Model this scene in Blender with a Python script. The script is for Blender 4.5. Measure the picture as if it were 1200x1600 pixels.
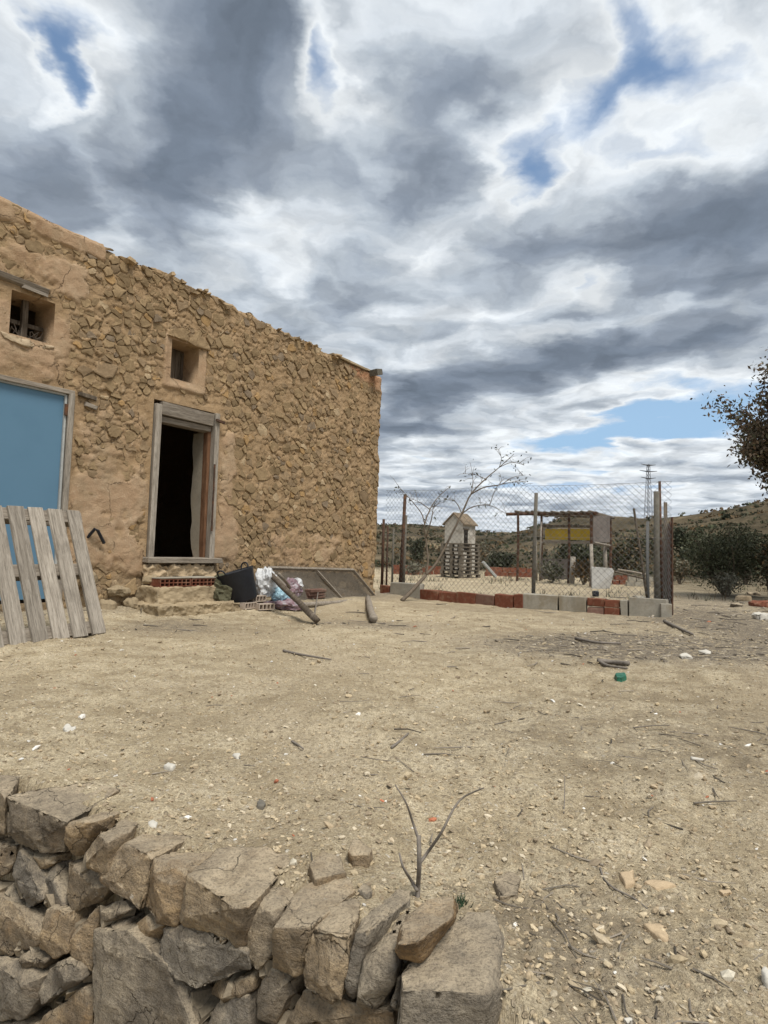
import bpy, bmesh, math, random
import numpy as np
from mathutils import Vector, Matrix, noise as mnoise

for o in list(bpy.data.objects):
    bpy.data.objects.remove(o)
SC = bpy.context.scene
COL = SC.collection
R = math.radians

# ------------------------------------------------------------------ camera
EYE = np.array([0, 0, .8]); FPX = 1000.0; PITCH = R(3.8); ROLL = R(1.6)
_f = np.array([0, math.cos(PITCH), math.sin(PITCH)]); _r0 = np.array([1., 0, 0]); _u0 = np.cross(_r0, _f)
_r = math.cos(ROLL) * _r0 + math.sin(ROLL) * _u0
_u = math.cos(ROLL) * _u0 - math.sin(ROLL) * _r0
cam_data = bpy.data.cameras.new('camera'); cam = bpy.data.objects.new('camera', cam_data); COL.objects.link(cam)
cam_data.sensor_width = 36; cam_data.lens = 36 * FPX / 1600; cam_data.clip_start = .05; cam_data.clip_end = 9000
m = Matrix.Identity(4)
for i in range(3):
    m[i][0] = _r[i]; m[i][1] = _u[i]; m[i][2] = -_f[i]; m[i][3] = EYE[i]
cam.matrix_world = m
SC.camera = cam
SC.cycles.max_bounces = 5; SC.cycles.diffuse_bounces = 3; SC.cycles.glossy_bounces = 2; SC.cycles.transparent_max_bounces = 6

def ray(x, y): return _f + _r * (x - 600) / FPX - _u * (y - 800) / FPX
def G(x, y, z=0.):                       # a point on a level plane
    d = ray(x, y); return EYE + d * ((z - EYE[2]) / d[2])
def D(x, y, Y):                          # a point at a known distance
    d = ray(x, y); return EYE + d * (Y / d[1])

# ------------------------------------------------------------------ world, sun, exposure
SUN_AZ, SUN_EL = R(150), R(62)           # azimuth from +Y towards +X
SKYMUL = 0.57
world = bpy.data.worlds.new('World'); SC.world = world; world.use_nodes = True
sun_data = bpy.data.lights.new('sun', 'SUN'); sun = bpy.data.objects.new('sun', sun_data); COL.objects.link(sun)
sun_data.energy = 1.5; sun_data.angle = R(22); sun_data.color = (1, .95, .86)
_sd = Vector((math.sin(SUN_AZ) * math.cos(SUN_EL), math.cos(SUN_AZ) * math.cos(SUN_EL), math.sin(SUN_EL)))
sun.rotation_euler = _sd.to_track_quat('Z', 'Y').to_euler(); sun.location = (-5, -5, 12)
SC.view_settings.view_transform = 'Standard'; SC.view_settings.look = 'None'
SC.view_settings.gamma = 1; SC.view_settings.exposure = 1.32; SC.view_settings.use_curve_mapping = False

class NT:
    """small wrapper to write node trees"""
    def __init__(s, tree): s.t = tree; s.n = tree.nodes; s.l = tree.links
    def new(s, typ, **kw):
        n = s.n.new(typ)
        for k, v in kw.items(): setattr(n, k, v)
        return n
    def put(s, sock, v):
        if v is None: return
        if hasattr(v, 'is_output'): s.l.new(v, sock)
        elif isinstance(v, (tuple, list)) and len(v) == 3 and sock.type == 'RGBA': sock.default_value = (*v, 1)
        else: sock.default_value = v
    def math(s, op, a, b=None, c=None, clamp=False):
        n = s.new('ShaderNodeMath', operation=op, use_clamp=clamp)
        for i, v in enumerate((a, b, c)): s.put(n.inputs[i], v)
        return n.outputs[0]
    def vec(s, op, a, b=None, scale=None):
        n = s.new('ShaderNodeVectorMath', operation=op)
        s.put(n.inputs[0], a); s.put(n.inputs[1], b)
        if scale is not None: s.put(n.inputs['Scale'], scale)
        return n.outputs['Value'] if op in ('DOT_PRODUCT', 'LENGTH', 'DISTANCE') else n.outputs[0]
    def noise(s, vec, scale, detail=4, rough=.55, dist=0., out=0, lac=2., dim='3D'):
        n = s.new('ShaderNodeTexNoise', noise_dimensions=dim); s.put(n.inputs['Vector'], vec)
        s.put(n.inputs['Scale'], scale); n.inputs['Detail'].default_value = detail
        n.inputs['Roughness'].default_value = rough; n.inputs['Distortion'].default_value = dist; n.inputs['Lacunarity'].default_value = lac
        return n.outputs[out]
    def voro(s, vec, scale, feature='F1', out='Distance', rnd=1.):
        n = s.new('ShaderNodeTexVoronoi', feature=feature); s.put(n.inputs['Vector'], vec)
        s.put(n.inputs['Scale'], scale); n.inputs['Randomness'].default_value = rnd
        return n.outputs[out]
    def ramp(s, fac, stops, interp='LINEAR'):
        n = s.new('ShaderNodeValToRGB'); cr = n.color_ramp; cr.interpolation = interp
        while len(cr.elements) < len(stops): cr.elements.new(.5)
        for e, (p, c) in zip(cr.elements, stops):
            e.position = p
            if isinstance(c, (int, float)): c = (c, c, c)
            e.color = (*c, 1) if len(c) == 3 else c
        s.put(n.inputs[0], fac); return n.outputs[0]
    def mix(s, fac, a, b, blend='MIX'):
        n = s.new('ShaderNodeMix', data_type='RGBA', blend_type=blend); n.clamp_factor = True
        s.put(n.inputs[0], fac); s.put(n.inputs[6], a); s.put(n.inputs[7], b); return n.outputs[2]
    def rng(s, v, a, b, c=0., d=1., smooth=True):
        n = s.new('ShaderNodeMapRange', interpolation_type='SMOOTHSTEP' if smooth else 'LINEAR')
        for i, x in enumerate((v, a, b, c, d)): s.put(n.inputs[i], x)
        return n.outputs[0]
    def bump(s, h, strength=.5, dist=.01, normal=None):
        n = s.new('ShaderNodeBump'); s.put(n.inputs['Height'], h)
        n.inputs['Strength'].default_value = strength; n.inputs['Distance'].default_value = dist
        if normal is not None: s.put(n.inputs['Normal'], normal)
        return n.outputs[0]
    def attr(s, name, out='Color'):
        n = s.new('ShaderNodeAttribute', attribute_name=name); return n.outputs[out]
    def coord(s, which='Object'):
        return s.new('ShaderNodeTexCoord').outputs[which]
    def mapping(s, vec, scale=(1, 1, 1), rot=(0, 0, 0), loc=(0, 0, 0)):
        n = s.new('ShaderNodeMapping'); s.put(n.inputs[0], vec)
        n.inputs['Scale'].default_value = scale; n.inputs['Rotation'].default_value = rot; n.inputs['Location'].default_value = loc
        return n.outputs[0]

# ---- the sky: clear air from the Sky Texture, and a layer of broken cloud laid out on a level plane overhead
CC = .085
def skyq(x, y):
    d = ray(x, y); d = d / np.linalg.norm(d); return np.array([d[0], d[1]]) / (d[2] + CC)

def build_world():
    w = NT(world.node_tree)
    for n in list(w.n): w.n.remove(n)
    sky = w.new('ShaderNodeTexSky', sky_type='NISHITA'); sky.sun_disc = False
    sky.sun_elevation = SUN_EL; sky.sun_rotation = SUN_AZ; sky.altitude = 200; sky.air_density = 1.1; sky.dust_density = .6
    g = w.coord('Generated')
    sep = w.new('ShaderNodeSeparateXYZ'); w.put(sep.inputs[0], g)
    dz = w.math('ADD', w.math('MAXIMUM', sep.outputs[2], -.03), CC)
    comb = w.new('ShaderNodeCombineXYZ')
    w.put(comb.inputs[0], w.math('DIVIDE', sep.outputs[0], dz)); w.put(comb.inputs[1], w.math('DIVIDE', sep.outputs[1], dz))
    q0 = comb.outputs[0]
    # warp, so that edges are ragged
    wn = w.vec('SUBTRACT', w.noise(q0, 2.4, 6, .56, out=1, dim='2D'), (.5, .5, .5))
    q = w.vec('ADD', q0, w.vec('SCALE', wn, scale=.40))
    acc = 0.0
    def blob(px, py, ax, ay, wt, ang=0):
        nonlocal acc
        c = skyq(px, py); ca, sa = math.cos(R(ang)), math.sin(R(ang))
        a1 = skyq(px + ax * ca, py + ax * sa) - c; a2 = skyq(px - ay * sa, py + ay * ca) - c
        U_, S_, _v = np.linalg.svd(np.array([a1, a2]).T); k = 1.75
        n = w.new('ShaderNodeMapping', vector_type='TEXTURE'); w.put(n.inputs[0], q)
        n.inputs['Location'].default_value = (float(c[0]), float(c[1]), 0); n.inputs['Rotation'].default_value = (0, 0, math.atan2(U_[1, 0], U_[0, 0]))
        n.inputs['Scale'].default_value = (float(S_[0]) * k, float(S_[1]) * k, 1)
        t = w.new('ShaderNodeTexGradient', gradient_type='SPHERICAL'); w.put(t.inputs[0], n.outputs[0])
        acc = w.math('MULTIPLY_ADD', t.outputs[1], wt * 1.15, acc)
    for b in [
        # thick grey
        (275, 190, 95, 210, .42, 0), (430, 50, 85, 110, .36), (50, 235, 80, 60, .24), (150, 330, 120, 60, .14),
        (695, 190, 65, 120, .36, 25), (620, 330, 70, 60, .22), (545, 250, 60, 90, .14),
        (1010, 350, 200, 48, .50, -6), (780, 430, 120, 34, .28, -14), (830, 575, 190, 26, .50, -12), (640, 610, 80, 24, .34), (1120, 520, 130, 40, .24, -8),
        (920, 480, 130, 18, .26, -14), (640, 665, 90, 20, .36, -6), (1090, 430, 120, 26, .2), (860, 130, 50, 60, .14), (900, 60, 45, 50, .16), (1180, 380, 90, 60, .14),
        (690, 700, 60, 9, .22), (1000, 725, 200, 6, .25, 1), (860, 745, 160, 6, .25, 1), (1130, 745, 100, 6, .22), (700, 770, 120, 6, .22),
        # thin, bright
        (560, 360, 90, 70, -.12), (470, 400, 50, 40, -.16), (410, 305, 30, 30, -.16), (880, 465, 120, 18, -.12, -8), (860, 520, 60, 12, -.10, -10), (660, 400, 40, 50, -.16), (600, 150, 60, 80, -.12),
        (950, 270, 110, 90, -.10), (820, 295, 50, 36, -.08), (1080, 230, 100, 110, -.08), (90, 50, 55, 80, -.2), (660, 70, 70, 60, -.1), (1040, 600, 90, 16, -.12, -6),
        (790, 735, 220, 36, -.16), (1010, 745, 200, 30, -.14), (960, 610, 120, 16, -.12, -8),
        # gaps
        (42, 115, 36, 38, -.33), (543, 95, 34, 75, -.38, -15), (925, 15, 50, 46, -.23), (905, 165, 80, 50, -.25, -40), (785, 275, 46, 46, -.30, -40),
        (1020, 90, 80, 60, -.20, 30), (1110, 650, 120, 32, -.70, -6), (960, 678, 80, 16, -.56, -4), (870, 694, 60, 10, -.45), (1000, 640, 60, 14, -.3, -10), (1060, 690, 60, 8, .30), (1010, 618, 90, 9, .32, -8), (985, 690, 26, 12, .34), (1040, 655, 40, 4, .3, -6), (920, 660, 40, 6, .2, -8),
    ]: blob(*b)
    n1 = w.noise(q, 1.3, 4, .5, dim='2D'); n2 = w.noise(w.vec('ADD', q, (7.3, 2.1, 0)), 4.2, 6, .48, dim='2D')
    T = w.math('ADD', acc, .445)
    T = w.math('MULTIPLY_ADD', w.math('SUBTRACT', n1, .5), .62, T)
    T = w.math('MULTIPLY_ADD', w.math('SUBTRACT', n2, .5), .52, T)
    # cover and tone follow cloud thickness: thin is bright, thick is grey
    cov = w.rng(T, -.06, .30)
    shade = w.ramp(T, [(.06, (.50, .56, .64)), (.26, (.63, .66, .68)), (.38, (.50, .535, .57)), (.50, (.345, .385, .43)), (.62, (.22, .255, .305)), (.80, (.140, .170, .215)), (1., (.112, .138, .175))])
    bil = w.noise(q, 6., 5, .55, dim='2D')
    shade = w.mix(1., shade, w.ramp(bil, [(.3, .86), (.7, 1.13)]), 'MULTIPLY')
    lit = shade
    blue = w.mix(1., sky.outputs[0], (.118, .118, .112), 'MULTIPLY')
    blue = w.mix(w.rng(sep.outputs[2], .30, .0), blue, (.125, .25, .47))
    col = w.mix(cov, blue, lit)
    haze = w.rng(sep.outputs[2], .10, -.02, 0, .45)
    col = w.mix(haze, col, (.66, .70, .74))
    low = w.rng(sep.outputs[2], 0., -.08)
    col = w.mix(low, col, (.22, .19, .14))
    bg = w.new('ShaderNodeBackground'); w.put(bg.inputs[0], col); bg.inputs[1].default_value = SKYMUL
    out = w.new('ShaderNodeOutputWorld'); w.l.new(bg.outputs[0], out.inputs[0])
build_world()
world.cycles.sampling_method = 'MANUAL'; world.cycles.sample_map_resolution = 512

# ------------------------------------------------------------------ helpers
def hash2(ix, iy, s=0):
    h = (ix.astype(np.int64) * 374761393 + iy.astype(np.int64) * 668265263 + s * 974634777) & 0xffffffff
    h = ((h ^ (h >> 13)) * 1274126177) & 0xffffffff
    return ((h ^ (h >> 16)) & 0xffff) / 65535.
def vnoise(x, y, s=0):
    ix, iy = np.floor(x), np.floor(y); fx, fy = x - ix, y - iy
    fx = fx * fx * fx * (fx * (fx * 6 - 15) + 10); fy = fy * fy * fy * (fy * (fy * 6 - 15) + 10)
    a, b = hash2(ix, iy, s), hash2(ix + 1, iy, s); c, d = hash2(ix, iy + 1, s), hash2(ix + 1, iy + 1, s)
    return (a + (b - a) * fx) * (1 - fy) + (c + (d - c) * fx) * fy
def worley(x, y, s=0):
    """distance to the nearest and second nearest seed, and the seed's own random numbers"""
    ix, iy = np.floor(x), np.floor(y); d1 = np.full(x.shape, 9.); d2 = d1.copy(); ra = np.zeros(x.shape); rb = ra.copy(); ox = ra.copy(); oy = ra.copy()
    for a in (-1, 0, 1):
        for b in (-1, 0, 1):
            cx, cy = ix + a, iy + b; px = cx + .1 + .8 * hash2(cx, cy, s); py = cy + .1 + .8 * hash2(cx, cy, s + 1); d = np.hypot(px - x, py - y)
            n = d < d1; d2 = np.where(n, d1, np.minimum(d2, d)); ra = np.where(n, hash2(cx, cy, s + 2), ra); rb = np.where(n, hash2(cx, cy, s + 3), rb); ox = np.where(n, x - px, ox); oy = np.where(n, y - py, oy); d1 = np.where(n, d, d1)
    return d1, d2, ra, rb, ox, oy
def fbm(x, y, oct=4, s=0, gain=.5):
    v = 0; a = 1; t = 0
    for i in range(oct):
        v = v + a * vnoise(x * 2 ** i + 17.3 * i, y * 2 ** i + 9.1 * i, s + i); t += a; a *= gain
    return v / t
def sstep(a, b, x):
    t = np.clip((x - a) / (b - a), 0, 1); return t * t * (3 - 2 * t)

def tag(o, label=None, cat=None, group=None, kind=None):
    if label: o['label'] = label
    if cat: o['category'] = cat
    if group: o['group'] = group
    if kind: o['kind'] = kind
    return o
def thing(name, label, cat, loc=(0, 0, 0), rz=0., group=None):
    o = bpy.data.objects.new(name, None); COL.objects.link(o); o.empty_display_size = .1
    o.location = tuple(float(v) for v in loc); o.rotation_euler = (0, 0, rz)
    return tag(o, label, cat, group, 'thing')
def link(name, me, mat=None, parent=None):
    o = bpy.data.objects.new(name, me); COL.objects.link(o)
    if mat is not None and not me.materials: me.materials.append(mat)
    if parent is not None: o.parent = parent
    return o
def mesh_np(name, V, F, smooth=True):
    """V (n,3) array, F (m,k) array of equal-sided faces"""
    V = np.asarray(V, dtype=np.float32); F = np.asarray(F, dtype=np.int32); k = F.shape[1]
    me = bpy.data.meshes.new(name); me.vertices.add(len(V)); me.vertices.foreach_set('co', V.ravel())
    me.loops.add(F.size); me.loops.foreach_set('vertex_index', F.ravel())
    me.polygons.add(len(F)); me.polygons.foreach_set('loop_start', np.arange(0, F.size, k, dtype=np.int32))
    me.update(calc_edges=True); me.validate()
    me.polygons.foreach_set('use_smooth', np.full(len(me.polygons), smooth))
    return me
def set_col(me, C, name='col'):
    a = me.color_attributes.new(name, 'FLOAT_COLOR', 'POINT')
    C = np.asarray(C, dtype=np.float32)
    if C.shape[1] == 3: C = np.hstack([C, np.ones((len(C), 1), np.float32)])
    a.data.foreach_set('color', C.ravel())

class MB:
    """collects shapes for ONE mesh"""
    def __init__(s): s.v = []; s.f = []; s.c = []; s.cur = (1, 1, 1)
    def add(s, V, F):
        n = len(s.v); s.v += [tuple(map(float, p)) for p in V]; s.f += [tuple(i + n for i in f) for f in F]; s.c += [s.cur] * len(V); return s
    def box(s, c, size, M=None, jit=0., rnd=random):
        sx, sy, sz = [v / 2 for v in size]; V = []
        for x, y, z in ((-1, -1, -1), (1, -1, -1), (1, 1, -1), (-1, 1, -1), (-1, -1, 1), (1, -1, 1), (1, 1, 1), (-1, 1, 1)):
            p = Vector((x * sx + rnd.uniform(-jit, jit), y * sy + rnd.uniform(-jit, jit), z * sz + rnd.uniform(-jit, jit)))
            V.append((M @ p if M is not None else p) + Vector(c))
        return s.add(V, [(3, 2, 1, 0), (4, 5, 6, 7), (0, 1, 5, 4), (1, 2, 6, 5), (2, 3, 7, 6), (3, 0, 4, 7)])
    def tube(s, pts, rad, n=6, cap=True, flat=1.):
        pts = [Vector(tuple(map(float, p))) for p in pts]; k = len(pts)
        if not hasattr(rad, '__len__'): rad = [rad] * k
        V = []; ref = None
        for i, p in enumerate(pts):
            t = (pts[min(i + 1, k - 1)] - pts[max(i - 1, 0)]).normalized()
            if ref is None: ref = Vector((0, 0, 1)) if abs(t.z) < .9 else Vector((1, 0, 0))
            a = t.cross(ref).normalized(); b = a.cross(t).normalized(); ref = b
            for j in range(n):
                th = 2 * math.pi * j / n; V.append(p + (a * math.cos(th) + b * math.sin(th) * flat) * rad[i])
        F = [(i * n + j, i * n + (j + 1) % n, (i + 1) * n + (j + 1) % n, (i + 1) * n + j) for i in range(k - 1) for j in range(n)]
        if cap: F += [tuple(range(n - 1, -1, -1)), tuple((k - 1) * n + j for j in range(n))]
        return s.add(V, F)
    def prism(s, poly, a, b):
        """closed polygon list of 3D points, extruded by vector (b - a scaled): poly + a .. poly + b"""
        n = len(poly); a, b = Vector(a), Vector(b)
        V = [Vector(p) + a for p in poly] + [Vector(p) + b for p in poly]
        return s.add(V, [tuple(range(n - 1, -1, -1)), tuple(range(n, 2 * n))] + [(i, (i + 1) % n, n + (i + 1) % n, n + i) for i in range(n)])
    def mesh(s, name, smooth=False, bevel=0., seg=1):
        me = bpy.data.meshes.new(name); me.from_pydata(s.v, [], s.f); me.update()
        bm = bmesh.new(); bm.from_mesh(me)
        bmesh.ops.recalc_face_normals(bm, faces=bm.faces)
        if bevel > 0: bmesh.ops.bevel(bm, geom=list(bm.edges), offset=bevel, segments=seg, affect='EDGES', profile=.6)
        bm.to_mesh(me); bm.free()
        if smooth:
            for p in me.polygons: p.use_smooth = True
        return me
    def build(s, name, mat, parent=None, smooth=False, bevel=0., seg=1):
        return link(name, s.mesh(name, smooth, bevel, seg), mat, parent)

def rotm(a, axis): return Matrix.Rotation(a, 3, axis)

def hull_rock(pts, L=.02, amp=.006, bev=.008, seed=0, fine=.0025, name='stone'):
    """an angular stone: convex hull, worn edges, uneven faces"""
    bm = bmesh.new()
    for p in pts: bm.verts.new(tuple(map(float, p)))
    r = bmesh.ops.convex_hull(bm, input=bm.verts)
    kill = [g for g in set(r['geom_interior'] + r['geom_unused']) if isinstance(g, bmesh.types.BMVert)]
    if kill: bmesh.ops.delete(bm, geom=kill, context='VERTS')
    bmesh.ops.dissolve_limit(bm, angle_limit=R(9), verts=bm.verts, edges=bm.edges)
    if bev: bmesh.ops.bevel(bm, geom=list(bm.edges), offset=bev, segments=2, affect='EDGES', profile=.55, clamp_overlap=True)
    bmesh.ops.triangulate(bm, faces=bm.faces)
    for _ in range(7):
        es = [e for e in bm.edges if e.calc_length() > L]
        if not es: break
        bmesh.ops.subdivide_edges(bm, edges=es, cuts=1); bmesh.ops.triangulate(bm, faces=[f for f in bm.faces if len(f.verts) > 3])
    bm.normal_update(); off = Vector((seed * 3.17, seed * 1.31, seed * .71))
    for v in bm.verts:
        p = v.co + off
        h = mnoise.fractal(p * 9, 1., 2., 3) * amp * 1.6 + (abs(mnoise.noise(p * 22)) - .3) * -amp * 1.3 + mnoise.fractal(p * 55, .8, 2.1, 3) * fine
        # chipped ledges
        c = mnoise.noise(p * 6 + Vector((5, 1, 9)));  h -= amp * 1.5 * max(0., min(1., (c - .15) * 9))
        v.co = v.co + v.normal * h
    me = bpy.data.meshes.new(name); bm.to_mesh(me); bm.free()
    for p in me.polygons: p.use_smooth = True
    return me

# ------------------------------------------------------------------ materials
def material(name, fn, rough=.9, spec=.2):
    mt = bpy.data.materials.new(name); mt.use_nodes = True
    n = NT(mt.node_tree); b = mt.node_tree.nodes['Principled BSDF']
    b.inputs['Roughness'].default_value = rough; b.inputs['Specular IOR Level'].default_value = spec
    r = fn(n, b)
    if isinstance(r, tuple) and len(r) == 2 and hasattr(r[0], 'is_output'):
        n.put(b.inputs['Base Color'], r[0]); n.put(b.inputs['Normal'], r[1])
    elif r is not None: n.put(b.inputs['Base Color'], r)
    return mt

def f_ground(n, b):
    p = n.coord('Object'); z = n.new('ShaderNodeSeparateColor'); n.put(z.inputs[0], n.attr('zone'))
    hill, litter, fine = z.outputs[0], z.outputs[1], z.outputs[2]
    big = n.noise(p, .55, 4, .6, dim='2D'); mid = n.noise(p, 4.5, 5, .62, dim='2D'); sm = n.noise(p, 34, 5, .68, dim='2D'); gr = n.noise(p, 160, 3, .7, dim='2D')
    col = n.ramp(mid, [(.28, (.38, .305, .195)), (.45, (.56, .465, .31)), (.58, (.675, .575, .40)), (.8, (.75, .65, .47))])
    col = n.mix(n.rng(big, .45, .60, 0, .55), col, (.36, .29, .19))
    col = n.mix(n.rng(n.noise(p, .9, 4, .6, dim='2D'), .52, .66, 0, .5), col, (.64, .54, .385))
    col = n.mix(n.math('MULTIPLY', fine, n.rng(mid, .3, .6, .75, .25)), col, (.25, .20, .128))
    col = n.mix(n.rng(sm, .32, .58, .55, 0.), col, (.235, .18, .112))
    col = n.mix(n.rng(gr, .38, .60, .6, 0.), col, (.20, .155, .10))
    # little stones pressed in the crust
    pj = n.vec('ADD', p, n.vec('SCALE', n.noise(p, 14, 2, out=1, dim='2D'), scale=.03))
    vc = n.voro(pj, 62, 'F1', 'Color'); vd = n.voro(pj, 62, 'F1')
    sc = n.new('ShaderNodeSeparateColor'); n.put(sc.inputs[0], vc)
    on = n.math('MULTIPLY', n.rng(sc.outputs[0], .62, .68), n.rng(vd, .46, .34))
    stone = n.ramp(sc.outputs[1], [(0, (.21, .165, .115)), (.5, (.36, .29, .20)), (.85, (.47, .40, .30)), (1, (.62, .57, .49))])
    col = n.mix(n.math('MULTIPLY', on, .8), col, stone)
    vc2 = n.voro(pj, 170, 'F1', 'Color'); sc2 = n.new('ShaderNodeSeparateColor'); n.put(sc2.inputs[0], vc2)
    col = n.mix(n.rng(sc2.outputs[0], .6, 1., 0, .5), col, n.ramp(sc2.outputs[1], [(0, (.14, .11, .075)), (.6, (.38, .31, .21)), (1, (.58, .52, .42))]))
    # dry plant litter
    lt = n.math('MULTIPLY', n.math('MULTIPLY', litter, 1.25, clamp=True), n.rng(n.noise(n.mapping(p, (1, 2.2, 1), (0, 0, .3)), 9, 5, .7, dim='2D'), .30, .54))
    col = n.mix(n.math('MULTIPLY', lt, .9), col, n.ramp(sm, [(.3, (.085, .072, .058)), (.7, (.22, .185, .145))]))
    # hillside: dry grass, bare marl and low scrub
    hn = n.noise(p, .085, 5, .6, dim='2D'); hf = n.noise(p, .9, 5, .7, dim='2D')
    hc = n.ramp(n.math('MULTIPLY_ADD', n.math('SUBTRACT', hf, .5), .5, hn), [(.30, (.034, .030, .019)), (.43, (.066, .053, .033)), (.58, (.105, .083, .052)), (.74, (.20, .158, .10))])
    col = n.mix(hill, col, hc)
    h = n.math('MULTIPLY_ADD', gr, .35, n.math('MULTIPLY_ADD', sm, 1.0, n.math('MULTIPLY', on, .28)))
    n.put(b.inputs['Normal'], n.bump(h, 1., .014))
    return col
M = {}
M['ground'] = material('dry_earth', f_ground, .95, .1)

def f_wall(n, b):
    p = n.coord('Object'); z = n.new('ShaderNodeSeparateColor'); n.put(z.inputs[0], n.attr('zone'))
    pl, red, wet = z.outputs[0], z.outputs[1], z.outputs[2]
    a = n.noise(p, 1.3, 5, .6, .4); c = n.noise(p, 9, 6, .65); d = n.noise(p, 70, 4, .7)
    mort = n.ramp(c, [(.25, (.36, .25, .145)), (.5, (.47, .335, .20)), (.75, (.54, .395, .25))])
    plas = n.ramp(n.math('MULTIPLY_ADD', n.math('SUBTRACT', c, .5), .5, a), [(.3, (.44, .30, .19)), (.5, (.54, .385, .255)), (.68, (.58, .44, .305)), (.8, (.48, .39, .265))])
    col = n.mix(pl, mort, plas)
    col = n.mix(1., col, n.attr('tone'), 'MULTIPLY')
    col = n.mix(1., col, (.78, .76, .74), 'MULTIPLY')
    col = n.mix(n.math('MULTIPLY', n.rng(n.noise(p, 3.1, 6, .7), .45, .66), n.math('MULTIPLY_ADD', pl, .35, .25)), col, (.33, .25, .16))
    col = n.mix(n.math('MULTIPLY', n.rng(n.noise(p, 17, 5, .7), .55, .7), .5), col, (.56, .44, .31))
    col = n.mix(n.math('MULTIPLY', red, .8), col, (.36, .16, .085))
    col = n.mix(n.math('MULTIPLY', wet, n.rng(c, .35, .6, .25, .9)), col, (.27, .215, .145))
    col = n.mix(n.rng(d, .3, .7, .3, 0), col, (.2, .13, .07))
    pw = n.vec('ADD', p, n.vec('SCALE', n.noise(p, 7, 5, .65, out=1), scale=.16))
    e = n.voro(pw, 2.6, 'DISTANCE_TO_EDGE', 'Distance')
    cr = n.math('MULTIPLY', n.rng(e, .012, .0), n.rng(n.noise(p, 1.9, 3), .5, .6))
    col = n.mix(n.math('MULTIPLY', cr, .5), col, (.12, .08, .05))
    h = n.math('ADD', n.math('MULTIPLY_ADD', c, .45, n.math('MULTIPLY', d, .35)), n.math('MULTIPLY', cr, -1.2))
    n.put(b.inputs['Normal'], n.bump(h, .9, .026)); return col
M['wall'] = material('earth_mortar', f_wall, .95, .08)

def f_stone(n, b):
    p = n.coord('Object'); t = n.attr('col')
    a = n.noise(p, 8, 6, .65, .3); d = n.noise(p, 60, 5, .7)
    col = n.mix(1., t, n.ramp(a, [(.25, (.62, .60, .57)), (.55, (1, 1, 1)), (.8, (1.2, 1.17, 1.1))]), 'MULTIPLY')
    col = n.mix(n.rng(d, .35, .6, .35, 0), col, (.12, .085, .05))
    n.put(b.inputs['Normal'], n.bump(n.math('MULTIPLY_ADD', a, 1., n.math('MULTIPLY', d, .3)), .7, .014)); return col
M['stone'] = material('wall_stone', f_stone, .93, .1)

ROCKTINT = [(1, 1, 1)]
def f_rock(n, b):
    p = n.coord('Object'); oi = n.new('ShaderNodeObjectInfo').outputs['Random']
    off = n.math('MULTIPLY', oi, 37.); cv = n.new('ShaderNodeCombineXYZ')
    for i in range(3): n.put(cv.inputs[i], off)
    q = n.vec('ADD', p, cv.outputs[0])
    a = n.noise(q, 4.5, 6, .62, .5); c = n.noise(q, 24, 6, .68); d = n.noise(q, 150, 5, .72)
    base = n.ramp(n.math('MULTIPLY_ADD', n.math('SUBTRACT', c, .5), .45, a), [(.26, (.115, .098, .078)), (.43, (.225, .195, .155)), (.58, (.335, .288, .222)), (.76, (.48, .415, .32))])
    tint = n.ramp(oi, [(0, (.86, .88, .92)), (.4, (1, .98, .95)), (.7, (1.12, 1.0, .84)), (1, (1.22, 1.0, .74))])
    col = n.mix(1., n.mix(1., base, tint, 'MULTIPLY'), ROCKTINT[0], 'MULTIPLY')
    och = n.math('MULTIPLY', n.rng(n.noise(n.vec('ADD', q, (9, 3, 1)), 5.5, 5, .6, .5), .56, .74), n.math('MULTIPLY_ADD', oi, .5, .2))
    col = n.mix(n.math('MULTIPLY', och, .8), col, (.35, .205, .085))
    # pale dust plus painted top light: upturned faces lighter than the fronts
    g = n.new('ShaderNodeNewGeometry'); sp = n.new('ShaderNodeSeparateXYZ'); n.put(sp.inputs[0], g.outputs['Normal'])
    up = n.math('MULTIPLY', n.rng(sp.outputs[2], .25, .85), n.rng(c, .3, .62, .35, 1.))
    col = n.mix(n.math('MULTIPLY', up, .85), col, (.52, .425, .30))
    pw = n.vec('ADD', q, n.vec('SCALE', n.noise(q, 9, 4, .6, out=1), scale=.09))
    ck = n.math('MULTIPLY', n.rng(n.voro(pw, 6., 'DISTANCE_TO_EDGE'), .012, .0), n.rng(n.noise(q, 6, 2), .46, .58))
    st_ = n.noise(n.mapping(q, (6, 6, 34), (.5, .35, 0)), 1.2, 4, .6)
    col = n.mix(n.math('MULTIPLY', ck, .35), col, (.05, .042, .034))
    col = n.mix(n.rng(st_, .42, .6, .32, 0), col, (.13, .11, .09))
    lich = n.rng(n.noise(n.vec('ADD', q, (1, 8, 4)), 30, 5, .7), .67, .74)
    col = n.mix(n.math('MULTIPLY', lich, .7), col, (.55, .50, .42))
    col = n.mix(n.rng(d, .36, .54, .5, 0), col, (.08, .07, .058))
    n.put(b.inputs['Normal'], n.bump(n.math('MULTIPLY_ADD', c, 1., n.math('ADD', n.math('MULTIPLY', d, .5), n.math('SUBTRACT', n.math('MULTIPLY', st_, .7), n.math('MULTIPLY', ck, .5)))), 1., .014)); return col
M['rock'] = material('field_stone', f_rock, .9, .15)
ROCKTINT[0] = (1.5, 1.18, .82); M['rocktan'] = material('ochre_stone', f_rock, .9, .15)

def f_pebble(n, b):
    t = n.attr('col'); p = n.coord('Object')
    return n.mix(1., t, n.ramp(n.noise(p, 180, 4, .7), [(.3, .75), (.7, 1.2)]), 'MULTIPLY')
M['pebble'] = material('pebble', f_pebble, .9, .1)

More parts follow.
